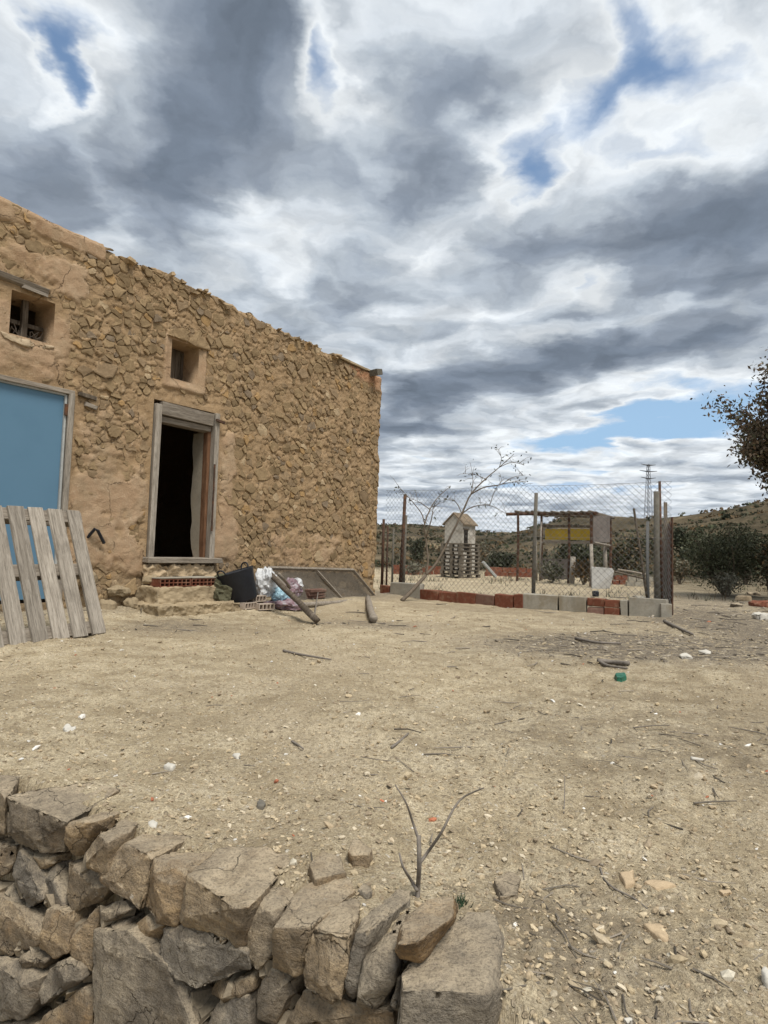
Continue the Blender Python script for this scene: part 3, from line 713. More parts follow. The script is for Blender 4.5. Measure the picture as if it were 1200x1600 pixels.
def woodbox(nm, c, s, mat='wood_z', M3=None, jit=.006, bev=.004, parent=None): return MB().box(c, s, M3, jit=jit, rnd=rng).build(nm, M[mat], parent or house, bevel=bev)
M['ledge'] = plain('ledge_plaster', (.42, .33, .225), .2, 9, .95, .05, .5)
def joinery():
    # doorway: grey posts, double lintel, sill, brown inner post, pale plaster jamb
    fr = link('door_frame', MB().box((-.465, .02, 1.63), (.085, .13, 1.96), jit=.008, rnd=rng).mesh('door_frame', bevel=.005), M['wood_z'], house)
    woodbox('post', (.435, .0, 1.66), (.075, .12, 1.98), parent=fr); woodbox('post', (.372, .075, 1.60), (.05, .10, 1.86), 'brownwood', parent=fr)
    woodbox('lintel', (-.02, .015, 2.555), (.80, .12, .165), 'wood_x', rotm(.012, 'Y'), parent=fr); woodbox('lintel', (-.02, .06, 2.425), (.78, .12, .075), 'wood_x', parent=fr)
    woodbox('sill', (-.01, -.03, .655), (1.12, .24, .07), 'wood_x', parent=fr, bev=.008)
    # plaster jamb with a wavy inner edge
    mb = MB(); N = 14; pr = []
    for i in range(N + 1):
        z = .69 + (2.39 - .69) * i / N; w_ = .31 + .025 * math.sin(i * 1.1) + rng.uniform(-.012, .012) - .10 * max(0, (3 - i) / 3) + .02 * i / N
        pr.append((.352, .10, z)); pr.append((.352 - .01, w_, z)); pr.append((.42, w_ + .01, z))
    mb.add(pr, [(3 * i, 3 * i + 1, 3 * i + 4, 3 * i + 3) for i in range(N)] + [(3 * i + 1, 3 * i + 2, 3 * i + 5, 3 * i + 4) for i in range(N)])
    mb.build('plaster_jamb', M['paleplaster'], house)
    mb = MB(); mb.tube([(.40, -.075, 1.05), (.40, -.075, 1.95)], .012, 6); mb.build('door_bolt', M['rust'], house)
    MB().box((.46, -.08, 2.545), (.14, .03, .03), rotm(.15, 'Y')).build('hinge_pin', M['rust'], house)
    # big blue sheet door in its frame
    bl = link('blue_door', MB().box((-2.42, .03, 1.34), (1.60, .03, 2.24)).mesh('blue_door', bevel=.004), M['blue'], house); bl['label'] = 'flat pale blue sheet metal door'
    woodbox('frame_post', (-1.562, .01, 1.34), (.062, .10, 2.30), parent=bl); woodbox('frame_head', (-2.40, .01, 2.505), (1.74, .10, .055), 'wood_x', parent=bl)
    MB().box((-1.61, .005, 1.34), (.022, .03, 2.26)).build('edge_trim', M['trim'], bl); MB().box((-2.42, .005, 2.468), (1.6, .03, .02)).build('edge_trim', M['trim'], bl)
    MB().box((-1.60, -.022, 2.30), (.055, .02, .13)).build('hinge', M['rust'], bl, bevel=.003)
    woodbox('rotten_lintel_end', (-1.38, -.02, 2.50), (.20, .05, .045), 'darkwood', rotm(.1, 'Y')); woodbox('rotten_lintel_end', (-1.33, -.018, 2.40), (.14, .05, .05), 'wood_x', rotm(.2, 'Y'))
    # left window: old beam above, cross bars and cane inside
    w1 = link('window', MB().box((-2.015, .20, 3.215), (.06, .05, .46)).mesh('window'), M['darkwood'], house)
    woodbox('crossbar', (-2.015, .235, 3.19), (.44, .03, .05), 'darkwood', parent=w1)
    mb = MB()
    for _ in range(26):
        x = rng.uniform(-2.2, -1.82); mb.tube([(x, rng.uniform(.1, .3), 3.0), (x + rng.uniform(-.15, .15), rng.uniform(.1, .3), 3.0 + rng.uniform(.03, .15))], .004, 4)
    o = mb.build('dry_straw', M['twig'], w1); o['kind'] = 'stuff'
    woodbox('window_beam', (-2.20, -.028, 3.545), (.62, .05, .06), 'wood_x', rotm(.05, 'Y'), jit=.016); woodbox('window_beam', (-2.02, -.04, 3.50), (.26, .05, .04), 'wood_x', rotm(.12, 'Y'), jit=.012)
    me = hull_rock([(-2.33, -.03, 2.97), (-2.3, -.035, 2.91), (-2.1, -.045, 2.88), (-1.9, -.03, 2.90), (-1.78, -.03, 2.955), (-1.8, .1, 2.975), (-2.3, .1, 2.98), (-2.0, .1, 2.9), (-2.05, -.03, 2.978)], L=.03, amp=.012, bev=.008, seed=8); link('window_ledge', me, M['ledge'], house)
    # right window: plank shutter set deep
    w2 = link('window', MB().box((-.22, .30, 3.23), (.05, .04, .50)).mesh('window'), M['darkwood'], house)
    for k in range(4): woodbox('shutter_plank', (-.14 + k * .083, .33 + .004 * k, 3.23), (.076, .025, .50), 'darkwood', jit=.003, parent=w2)
    for k, P_ in enumerate(([(-.40, 3.50), (-.34, 3.60), (-.18, 3.66), (-.08, 3.56), (-.10, 3.50)], [(-.08, 3.50), (-.06, 3.60), (.06, 3.66), (.24, 3.56), (.26, 3.48), (.02, 3.47)])):
        me = hull_rock([(u, w, v) for u, v in P_ for w in (-.055, .12)], L=.03, amp=.006, bev=.01, seed=k + 60); set_col(me, [(.32, .23, .135)] * len(me.vertices)); link('lintel_stone', me, M['stone'], house)
    # hook on the wall
    mb = MB(); mb.tube([(-1.28, -.02, .90), (-1.24, -.10, 1.0), (-1.20, -.09, .98), (-1.10, -.06, .84)], .018, 6); mb.build('wall_hook', M['rubber'], house)
joinery()

# ------------------------------------------------------------------ dry stone wall in front
wall = thing('dry_stone_wall', 'low dry stone retaining wall of rough grey brown blocks at the bottom edge', 'stone wall', (WA[0], WA[1], -.8))
WO = Vector((WA[0], WA[1], -.8))
FN = np.array([WN[0], WN[1], .16]); FN /= np.linalg.norm(FN); FP = np.array([WA[0], WA[1], 0.])
def face(px, py, out=0.):
    d = ray(px, py); t = ((FP + FN * out - EYE) @ FN) / (d @ FN); return EYE + d * t
Z1 = lambda p: (.35 * p[0], 1180 + .35 * p[1])
Z2 = lambda p: (400 + .35 * p[0], 1180 + .35 * p[1])
INW = np.array([-WN[0], -WN[1], 0])
FS = [  # (zoom, outline of the face, outline of the top, proud, top height, depth)
 (Z1, [(25, 190), (150, 200), (290, 305), (265, 420), (190, 435), (90, 410), (30, 350)], [(30, 185), (150, 150), (400, 115), (540, 150), (420, 240), (300, 300)], .02, .03, .2),
 (Z1, [(-60, 190), (22, 200), (20, 350), (-40, 360)], [(-60, 85), (90, 90), (60, 160), (20, 190)], .01, .03, .2),
 (Z1, [(295, 312), (420, 302), (410, 350), (370, 425), (290, 390)], [(300, 300), (420, 295), (640, 220), (560, 232), (430, 262)], .01, .025, .2),
 (Z1, [(370, 430), (430, 352), (480, 388), (440, 500), (380, 510)], [(432, 345), (560, 282), (618, 300), (590, 340), (480, 388)], .03, .035, .2),
 (Z1, [(430, 540), (550, 392), (640, 432), (670, 472), (640, 600), (620, 695), (500, 600), (440, 560)], [(552, 385), (680, 342), (800, 338), (868, 360), (760, 390), (672, 440)], .02, .02, .25),
 (Z1, [(692, 472), (800, 502), (828, 542), (812, 640), (790, 765), (700, 740), (642, 680), (652, 580)], [(692, 465), (780, 432), (948, 432), (950, 445), (848, 500)], .015, .025, .25),
 (Z1, [(838, 542), (900, 557), (1050, 690), (1060, 720), (990, 785), (870, 760), (806, 750), (834, 640)], [(840, 535), (965, 452), (1000, 402), (1190, 410), (1290, 440), (1300, 485), (1110, 680), (1052, 690)], .035, .05, .25),
 (Z1, [(300, 480), (430, 522), (488, 590), (440, 658), (322, 700), (297, 600)], None, .0, 0, .2),
 (Z1, [(62, 500), (92, 432), (200, 520), (188, 640), (120, 690), (82, 600)], None, .005, 0, .2),
 (Z1, [(204, 520), (250, 482), (288, 560), (286, 670), (184, 650)], None, -.01, 0, .2),
 (Z1, [(20, 600), (58, 560), (95, 660), (60, 680)], None, -.015, 0, .15),
 (Z1, [(447, 690), (550, 642), (588, 690), (500, 740), (447, 775)], None, .0, 0, .15),
 (Z1, [(582, 770), (650, 718), (728, 762), (722, 830), (680, 868), (602, 830)], None, -.005, 0, .2),
 (Z1, [(430, 792), (570, 792), (650, 862), (738, 930), (826, 1042), (880, 1300), (430, 1320), (417, 920)], None, .02, 0, .25),
 (Z1, [(738, 777), (870, 768), (1000, 792), (1088, 880), (1108, 960), (1000, 1000), (870, 1043), (782, 980), (722, 890)], None, .025, 0, .25),
 (Z1, [(1022, 790), (1080, 724), (1103, 730), (1090, 850), (1050, 850)], None, .0, 0, .15),
 (Z2, [(-22, 645), (58, 702), (76, 742), (68, 900), (0, 962), (-50, 910), (-40, 760)], [(15, 640), (60, 582), (220, 548), (236, 562), (150, 660), (72, 708)], .02, .03, .25),
 (Z2, [(78, 782), (180, 792), (228, 832), (216, 920), (170, 988), (72, 950), (77, 850)], [(82, 770), (182, 612), (330, 522), (390, 472), (436, 610), (320, 650), (240, 768)], .02, .045, .25),
 (Z2, [(237, 772), (330, 792), (426, 802), (418, 900), (380, 1088), (340, 1108), (212, 1030), (217, 900)], [(238, 762), (330, 664), (430, 634), (466, 662), (438, 790), (320, 762)], .035, .04, .25),
 (Z2, [(447, 802), (498, 792), (468, 950), (443, 1098), (397, 1088), (402, 960), (432, 880)], [(447, 792), (530, 684), (640, 594), (696, 604), (686, 650), (560, 758), (498, 798)], .02, .04, .22),
 (Z2, [(482, 922), (560, 862), (618, 882), (616, 960), (578, 1110), (530, 1138), (452, 1110), (472, 980)], [(492, 902), (582, 744), (690, 664), (706, 692), (640, 760), (608, 880)], .02, .03, .22),
 (Z2, [(2, 1050), (70, 962), (163, 1000), (148, 1080), (90, 1188), (2, 1188)], None, .01, 0, .2),
 (Z2, [(222, 1052), (330, 1114), (450, 1142), (600, 1146), (625, 1330), (100, 1330), (142, 1180)], None, .0, 0, .25),
 (Z2, [(612, 1100), (634, 1000), (640, 1130), (622, 1150)], None, .0, 0, .1),
 (Z1, [(-40, 610), (50, 660), (188, 732), (188, 830), (100, 868), (40, 898), (-40, 880)], None, .0, 0, .2),
 (Z1, [(200, 780), (212, 684), (308, 702), (318, 790), (298, 880), (240, 900), (182, 850)], None, .01, 0, .2),
 (Z1, [(322, 790), (438, 684), (428, 800), (413, 980), (340, 920), (312, 860)], None, -.005, 0, .2),
 (Z1, [(97, 902), (130, 880), (198, 920), (188, 968), (112, 978)], None, .01, 0, .2),
 (Z1, [(177, 1060), (222, 952), (290, 912), (358, 950), (362, 1000), (250, 1088), (190, 1108)], None, .02, 0, .2),
 (Z1, [(-40, 915), (90, 922), (168, 1000), (168, 1090), (110, 1168), (-40, 1190)], None, .015, 0, .2),
 (Z1, [(160, 1200), (370, 1042), (408, 1062), (408, 1320), (130, 1330)], None, .0, 0, .2),
 (Z1, [(942, 1060), (972, 1012), (1128, 982), (1118, 1050), (1010, 1108)], None, .005, 0, .2),
 (Z1, [(900, 1300), (930, 1200), (972, 1114), (1100, 1082), (1128, 1330)], None, .0, 0, .2),
 (Z1, [(152, 762), (178, 772), (178, 900), (137, 908), (132, 830)], None, -.01, 0, .12),
 (Z1, [(150, 432), (250, 452), (240, 490), (180, 508)], None, -.01, 0, .15),
 (Z1, [(502, 762), (568, 735), (568, 780), (512, 790)], None, -.015, 0, .12),
 (Z1, [(-40, 378), (70, 402), (60, 480), (30, 540), (-40, 560)], None, .0, 0, .2),
 (Z1, [(-40, 1200), (110, 1180), (140, 1250), (120, 1330), (-40, 1330)], None, .0, 0, .2),
]
for k, (zf, fr, tp, proud, zt, dep) in enumerate(FS):
    rr_ = random.Random(k)
    P_ = [face(*zf(p), out=proud + rr_.uniform(-.012, .012)) for p in fr]
    c = np.mean(P_, 0)
    P_ = [c + (p - c) * 1.05 for p in P_]
    # a slightly raised belly so that the face is not one plane
    ax = P_[0] - c; P_ += [c + (p - c) * .55 + FN * rr_.uniform(.004, .022) for p in P_[::2]]
    B_ = [c + (p - c) * .8 + INW * dep for p in P_[:len(fr)]]
    if tp:
        T_ = [G(*zf(p), z=zt + rr_.uniform(-.006, .006)) for p in tp]
        ct = np.mean(T_, 0); P_ += T_ + [ct + (t - ct) * .8 - np.array([0, 0, .10]) for t in T_]
    else: P_ += B_
    P_ = [p - np.array(WO) for p in P_]
    me = hull_rock(P_, L=.017, amp=.0038, bev=.0028, seed=k + 1, fine=.0035); link('stone', me, M['rock'], wall)

# the wall goes on to the left, past the edge of the picture
r3 = random.Random(17); z_ = .02
for row in range(5):
    hgt = (.17, .16, .18, .17, .2)[row]; s_ = -.34 - .05 * (row % 2)
    while s_ > -1.75:
        L_ = r3.uniform(.14, .30); z0_ = z_ - hgt; pts = []
        for ss in (s_, s_ - L_ * .5, s_ - L_):
            for zz_ in (z_ - r3.uniform(.0, .025), z0_ + r3.uniform(.0, .02)):
                for dd in (r3.uniform(-.03, .01), .22):
                    q = WA + WD * (ss + r3.uniform(-.012, .012)) - WN * (dd + .16 * zz_)
                    pts.append((q[0] - WO.x, q[1] - WO.y, zz_ - WO.z))
        link('stone', hull_rock(pts, L=.035, amp=.004, bev=.004, seed=200 + row * 20 + int(-s_ * 10)), M['rock'], wall); s_ -= L_ + .008
    z_ -= hgt - .006
# the big end block and the stone that leans on it
def blockpts():
    f_ = [(635, 1040), (800, 1026), (1040, 1062)]; t_ = [(640, 962), (900, 722), (940, 690), (1078, 694), (1090, 800)]
    A = [G(*Z2(p), z=.05) for p in f_ + t_]
    S = [G(*Z2((1135, 860)), z=.0), G(*Z2((1172, 1030)), z=-.02)]
    P = A + S + [a + np.array([0, 0, -.42]) + np.array([WN[0], WN[1], 0]) * .02 for a in A] + [s + np.array([.02, 0, -.4]) for s in S]
    return [p - np.array(WO) for p in P]
link('end_block', hull_rock(blockpts(), L=.015, amp=.004, bev=.005, seed=77), M['rock'], wall)
# earth packed behind the faces
core = MB()
N = 40
for i in range(N + 1):
    p = WA + WD * (-1.6 + 3.05 * i / N); q = p - WN * .055
    for z, off in ((-.02, .03), (-.3, .02), (-.85, -.06)): core.v.append((q[0] - WN[0] * off - WO.x + random.uniform(-.01, .01), q[1] - WN[1] * off - WO.y, z - WO.z)); core.c.append((1, 1, 1))
core.f = [(i * 3 + j, (i + 1) * 3 + j, (i + 1) * 3 + j + 1, i * 3 + j + 1) for i in range(N) for j in range(2)]
M['packing'] = plain('packed_earth', (.12, .095, .068), .3, 20, .95, .05, .5)
core.build('earth_core', M['packing'], wall)
# small wedges and crumbs packed in the joints
def chinking():
    g = random.Random(6); mb = MB()
    for _ in range(330):
        s = g.uniform(-1.3, 1.38); z = g.uniform(-.72, -.03); p = WA + WD * s - WN * (.022 - .16 * (-z) * .9); r = g.uniform(.010, .030)
        mb.cur = tuple(np.array((.26, .215, .155)) * g.uniform(.6, 1.3))
        mb.box((p[0] - WO.x, p[1] - WO.y, z - WO.z), (r * 2, r * 1.4, r * g.uniform(.8, 1.6)), Matrix.Rotation(g.uniform(0, 3), 3, 'Z') @ Matrix.Rotation(g.uniform(-.8, .8), 3, 'X'), jit=r * .45, rnd=g)
    me = mb.mesh('chinking_stones', bevel=.0); set_col(me, mb.c); me.materials.append(M['pebble']); o = link('chinking_stones', me, None, wall); o['kind'] = 'stuff'
chinking()

def lone(name, pts, label, cat, seed, L=.02, amp=.004, bev=.006, mat='rock'):
    pts = np.array(pts); base = np.array([pts[:, 0].mean(), pts[:, 1].mean(), pts[:, 2].min()])
    me = hull_rock(pts - base, L=L, amp=amp, bev=bev, seed=seed, name=name); o = link(name, me, M[mat]); o.location = tuple(base); return tag(o, label, cat)
lp = [G(*Z2(p), z=.12) for p in [(650, 752), (770, 642), (885, 618), (870, 730), (720, 835), (625, 850)]] + [G(*Z2(p), z=.055) for p in [(615, 885), (640, 908), (735, 920), (890, 742), (908, 680), (730, 690)]]
lone('rock', lp, 'small angular tan rock leaning on top of the big end block', 'rock', 31, .011, .003, .003, 'rocktan')
def flatstone(name, poly, z0, h, label, cat, seed, mat='rock', L=.02):
    ps = [G(*p, z=z0 + h) for p in poly]; c = np.mean(ps, 0)
    ps += [c + (p - c) * 1.12 - np.array([0, 0, h + .03]) for p in ps]
    return lone(name, ps, label, cat, seed, L, .004, .005, mat)
def zz(f, L): return [f(p) for p in L]
flatstone('flat_stone', zz(Z2, [(235, 482), (300, 424), (380, 452), (405, 518), (262, 552)]), on(-.15, 1.75), .035, 'pale grey flat stone lying behind the stone wall, left of the dead twigs', 'stone', 41)
flatstone('rock', zz(Z2, [(408, 425), (440, 370), (480, 375), (520, 420), (500, 445), (430, 445)]), on(.0, 2.0), .026, 'brown pointed stone half buried in dirt behind the wall, left of the twigs', 'stone', 42)
flatstone('pebble', zz(Z2, [(452, 590), (480, 555), (525, 570), (528, 600), (490, 615)]), on(0, 1.6), .03, 'small orange tinted pebble wedged at the back of the stone wall', 'pebble', 43, 'stonetan' if 'stonetan' in M else 'rock')
flatstone('rock', [(770, 1372), (795, 1360), (815, 1368), (812, 1395), (780, 1400)], on(.3, 1.6), .018, 'rough grey brown clod just behind the big end block on its right', 'stone', 44)
M['tan'] = plain('tan_stone', (.47, .36, .235), .2, 20, .9, .1, .4); M['pale'] = plain('chalk', (.54, .51, .45), .12, 20, .9, .1, .3); M['greyst'] = plain('grey_stone', (.17, .155, .13), .3, 30, .9, .1, .5)
for poly, h, lab, mt, sd in [
    ([(968, 1362), (990, 1357), (992, 1376), (978, 1380)], .012, 'wedge shaped tan shard lying flat at the lower right, nearest the curved twig', 'tan', 51),
    ([(1005, 1376), (1022, 1373), (1058, 1381), (1025, 1388)], .010, 'long thin tan shard pointing right at the lower right', 'tan', 52),
    ([(1003, 1442), (1030, 1438), (1047, 1452), (1043, 1467), (1030, 1464)], .014, 'flat tan stone with dark side at the lower right', 'tan', 53),
    ([(1120, 1388), (1140, 1383), (1148, 1392), (1130, 1396)], .022, 'rounded tan stone with dark debris beside it near the right edge', 'tan', 54),
    ([(98, 1134), (105, 1130), (120, 1134), (116, 1142), (102, 1142)], .02, 'single white stone lying alone in the yard in front of the pallet', 'pale', 55),
    ([(256, 1195), (263, 1190), (276, 1194), (268, 1199)], .014, 'small pale flat stone in the middle of the yard left of centre', 'pale', 56),
    ([(364, 1178), (370, 1173), (376, 1177), (372, 1183)], .016, 'small pale round stone in the yard, right of the pale flat one', 'pale', 57),
    ([(400, 1250), (405, 1244), (414, 1248), (413, 1258), (402, 1258)], .012, 'dark grey clod sitting on bare ground above the stone wall', 'greyst', 58),
    ([(970, 1585), (985, 1583), (994, 1590), (986, 1598), (976, 1596)], .015, 'white stone chip at the bottom edge right of the end block', 'pale', 59),
    ([(1188, 1512), (1196, 1508), (1204, 1516), (1198, 1524)], .02, 'white stone at the lower part of the right edge', 'pale', 60),
    ([(232, 1284), (239, 1280), (247, 1284), (244, 1291), (234, 1290)], .018, 'white pebble sitting just behind the wall at the left', 'pale', 61),
]:
    z0 = gp(*poly[0])[2] if sd != 61 else .015; flatstone('small_stone', poly, z0, h, lab, 'stone', sd, mt, .012)
z0 = gp(968, 1055)[2]; o = flatstone('plastic_scrap', [(962, 1053), (966, 1050), (975, 1051), (978, 1055), (972, 1058), (963, 1057)], z0, .03, 'small crumpled dark green plastic piece lying on the yard', 'litter', 62, 'green', .02)

# dead twig plant growing from the wall
tw = gp(652, 1404); TY = tw[1]
dt = thing('dead_sapling', 'leafless grey forked twigs sticking up from the top of the stone wall', 'twigs', tw)
def tp(px, py, dy=0.): p = D(px, py, TY + dy); return p - tw
def curve(pts, n=5):
    """smooth the polyline"""
    P = [np.array(p, float) for p in pts]; out = []
    for i in range(len(P) - 1):
        p0, p1, p2, p3 = P[max(i - 1, 0)], P[i], P[i + 1], P[min(i + 2, len(P) - 1)]
        for t in np.linspace(0, 1, n)[:-1]:
            out.append(.5 * ((2 * p1) + (-p0 + p2) * t + (2 * p0 - 5 * p1 + 4 * p2 - p3) * t * t + (-p0 + 3 * p1 - 3 * p2 + p3) * t ** 3))
    return out + [P[-1]]
def taper(n, a, b): return list(np.linspace(a, b, n))
for nm, pts, a, b in [('stem', [(652, 1412), (653, 1385), (655, 1350), (654, 1305)], .0062, .0050), ('branch', [(655, 1350), (668, 1332), (690, 1300), (708, 1265), (725, 1245), (756, 1231)], .0042, .0016),
                      ('branch', [(653, 1308), (645, 1285), (634, 1253), (617, 1226)], .0036, .0014), ('branch', [(652, 1392), (642, 1375), (630, 1355), (624, 1333)], .0042, .0022)]:
    c = curve([tp(p[0], p[1], .02 * math.sin(i * 2.1)) for i, p in enumerate(pts)]); mb = MB(); mb.tube(c, taper(len(c), a, b), 7); mb.build(nm, M['twig'], dt, smooth=True)

# green tuft by the block
tf = gp(720, 1415); mb = MB(); r2 = random.Random(8)
for _ in range(45):
    a = r2.uniform(0, 6.28); l = r2.uniform(.008, .022); p = np.array([r2.gauss(0, .008), r2.gauss(0, .008), .0]); q = p + np.array([math.cos(a) * l * .5, math.sin(a) * l * .5, l])
    mb.cur = (.03, .06, .03); mb.tube([p, q], [.0014, .0004], 3, cap=False)
me = mb.mesh('green_tuft'); me.materials.append(M['leaf']); set_col(me, mb.c); o = link('green_tuft', me); o.location = tuple(tf); tag(o, 'tiny tuft of green grass beside the leaning rock', 'grass tuft')

# ------------------------------------------------------------------ gravel and litter strewn over the yard
def scatter(n, seed, rmin, rmax, azr=36):
    g = np.random.default_rng(seed); r = np.exp(g.uniform(math.log(rmin), math.log(rmax), n)); a = np.radians(g.uniform(-azr, azr, n))
    x, y = np.sin(a) * r, np.cos(a) * r
    s = (x - WA[0]) * -WN[0] + (y - WA[1]) * -WN[1]; u, w = house_uw(x, y)
    keep = ((s > .05) | (x > .36)) & ((w < -.02) | (u > 4.3)) & (y > .9)
    return x[keep], y[keep], g
ICO = None
def pebbles(name, n, seed, rmin, rmax, smin, smax, pal, kind_lab, per_r=0., mask=None):
    x, y, g = scatter(n, seed, rmin, rmax)
    if mask is not None: kk = mask(x, y); x, y = x[kk], y[kk]
    m_ = len(x)
    bm = bmesh.new(); bmesh.ops.create_icosphere(bm, subdivisions=1, radius=1); T = np.array([v.co for v in bm.verts]); FT = np.array([[v.index for v in f.verts] for f in bm.faces]); bm.free()
    k = len(T); size = smin * (smax / smin) ** (g.random(m_) ** 2.2) * (1 + per_r * np.hypot(x, y))
    P = T[None] * (1 + g.uniform(-.3, .3, (m_, k, 1)))
    P = P * np.stack([g.uniform(.7, 1.4, m_), g.uniform(.6, 1.1, m_), g.uniform(.3, .75, m_)], -1)[:, None]
    a = g.uniform(0, 6.28, m_); ca, sa = np.cos(a)[:, None], np.sin(a)[:, None]
    X = P[..., 0] * ca - P[..., 1] * sa; Y = P[..., 0] * sa + P[..., 1] * ca; tilt = g.uniform(-.5, .5, (m_, 1)); Zz = P[..., 2] + X * tilt
    V = np.stack([X, Y, Zz], -1) * size[:, None, None]; V[..., 0] += x[:, None]; V[..., 1] += y[:, None]; V[..., 2] += (gz(x, y) + size * .18)[:, None]
    F = (FT[None] + (np.arange(m_) * k)[:, None, None]).reshape(-1, 3)
    me = mesh_np(name, V.reshape(-1, 3), F, False)
    pal = np.array(pal); c = pal[g.integers(0, len(pal), m_)] * g.uniform(.75, 1.2, (m_, 1)); set_col(me, np.repeat(c, k, 0))
    me.materials.append(M['pebble']); o = link(name, me); tag(o, kind_lab, 'gravel', kind='stuff')
TAN = [(.43, .345, .225), (.38, .30, .20), (.47, .385, .26), (.32, .25, .165), (.29, .23, .16), (.50, .43, .32), (.40, .325, .22)]
pebbles('gravel', 24000, 1, 1.0, 9., .002, .0085, TAN, 'fine tan gravel and crumbs of earth strewn over the yard', .10)
pebbles('stones_strewn', 800, 2, 1.0, 12., .004, .016, TAN + [(.68, .65, .60), (.55, .5, .4), (.46, .38, .27)], 'loose pebbles scattered over the yard', .12)
pebbles('white_chips', 80, 3, 1.3, 16., .003, .008, [(.72, .70, .66), (.66, .63, .57)], 'white stone chips scattered over the dirt', .25)
pebbles('red_chips', 45, 7, 1.3, 12., .004, .010, [(.42, .16, .09)], 'red brick crumbs scattered over the dirt', .2)
pebbles('rubble_chips', 6500, 9, 4.2, 14., .005, .020, [(.34, .295, .23), (.28, .24, .185), (.40, .35, .28), (.20, .17, .135), (.25, .215, .17)], 'grey rubble and chips among the dry litter before the fence', .05, mask=lambda x, y: (litter(x, y) > .42) & (x > .8))
def twigs(name, n, seed, rmin, rmax, lab, use_lit=True):
    x, y, g = scatter(n, seed, rmin, rmax); mb = MB(); L = litter(x, y) if use_lit else np.ones_like(x)
    for i in range(len(x)):
        if g.random() > L[i] + .012: continue
        r = math.hypot(x[i], y[i]); l = g.uniform(.03, .12) * (1 + .18 * r); a = g.uniform(0, 6.28); b = a + g.uniform(-.5, .5); w_ = (.0012 + .0006 * r) * g.uniform(.6, 1.3)
        z = on(x[i], y[i]) + w_; p0 = np.array([x[i], y[i], z]); p1 = p0 + np.array([math.cos(a), math.sin(a), g.uniform(-.02, .12)]) * l * .5; p2 = p1 + np.array([math.cos(b), math.sin(b), g.uniform(-.15, .12)]) * l * .5
        mb.cur = tuple(np.array((.19, .165, .135)) * g.uniform(.4, 1.4)); mb.tube([p0, p1, p2], [w_, w_ * .9, w_ * .5], 4, cap=False)
    me = mb.mesh(name); me.materials.append(M['pebble']); set_col(me, mb.c); o = link(name, me); tag(o, lab, 'twigs', kind='stuff')
twigs('dry_litter', 2300, 5, 1.1, 15., 'dry twigs and plant litter lying on the ground')

def stick(name, pts, r0, r1, lab, cat='stick', mat='twig', lift=0.006, n=6):
    P = [gp(*p[:2]) for p in pts]; P = [p + np.array([0, 0, r0 + (pts[i][2] if len(pts[i]) > 2 else 0)]) for i, p in enumerate(P)]
    b = P[0].copy(); c = curve([p - b for p in P]); mb = MB(); mb.tube(c, taper(len(c), r0, r1), n); o = mb.build(name, M[mat], smooth=True); o.location = tuple(b); return tag(o, lab, cat)
stick('stick', [(443, 1019), (470, 1025), (517, 1033)], .012, .006, 'thin curved dark stick lying in the middle of the yard')
stick('stick', [(1038, 973), (1060, 984), (1082, 994)], .022, .014, 'thick dark stick lying right of the kerb corner')
stick('stick', [(934, 1037), (955, 1039), (982, 1041)], .022, .018, 'pale grey stick lying just above the green plastic piece')
stick('stick', [(935, 1035), (950, 1043), (980, 1047)], .014, .008, 'dark bent stick under the pale grey stick near the litter')
stick('stick', [(612, 1170), (625, 1160), (638, 1148)], .006, .004, 'short dark twig lying at the middle of the photo in the yard')
stick('twig', [(938, 1358), (944, 1375), (960, 1390), (990, 1405), (1012, 1422)], .0028, .0016, 'curved pale twig lying on gravel at the lower right')
stick('twig', [(881, 1272), (882, 1255, .03), (882, 1245, .07)], .002, .001, 'thin dark twig standing upright in bare dirt right of centre')
stick('stick', [(900, 1000), (930, 1006), (970, 1008)], .016, .010, 'brown stick half hidden in dark litter in front of the grey blocks')
stick('stick', [(456, 1160), (466, 1166), (474, 1172)], .005, .003, 'tiny dark twig lying left of the middle of the yard')
stick('stick', [(1080, 1188), (1100, 1191)], .008, .006, 'short white peeled stick at the right of the yard', mat='pale')

# ------------------------------------------------------------------ doorstep and junk by the house wall (house axes: u along, w inwards, v up)
def H(u, w, v=0.): return np.array([HO[0] + HD[0] * u - HN[0] * w, HO[1] + HD[1] * u - HN[1] * w, v])
ds = thing('doorstep', 'rough stepped concrete doorstep under the open doorway', 'steps', H(-.1, -.3), HRZ)
def slab(nm, a, b, w0, w1, z0, z1, mat, parent, amp=.014, seed=0, org=(-.1, -.3)):
    pts = [(u - org[0] + random.Random(seed + i).uniform(-.02, .02), w - org[1] + random.Random(seed + 9 + i).uniform(-.02, .02), v) for i, (u, w, v) in enumerate([(u, w, v) for u in (a, (a + b) / 2, b) for w in (w0, w1) for v in (z0, z1)])]
    return link(nm, hull_rock(pts, L=.035, amp=amp, bev=.015, seed=seed, fine=.004, name=nm), M[mat], parent)
slab('lower_step', -.78, .42, -.72, .0, -.12, .15, 'stepcon', ds, seed=3); slab('middle_step', -.62, .42, -.42, .0, .1, .34, 'stepcon', ds, .010, 5); slab('rubble', -.55, .5, -.10, .02, .30, .60, 'tan', ds, .03, 8)
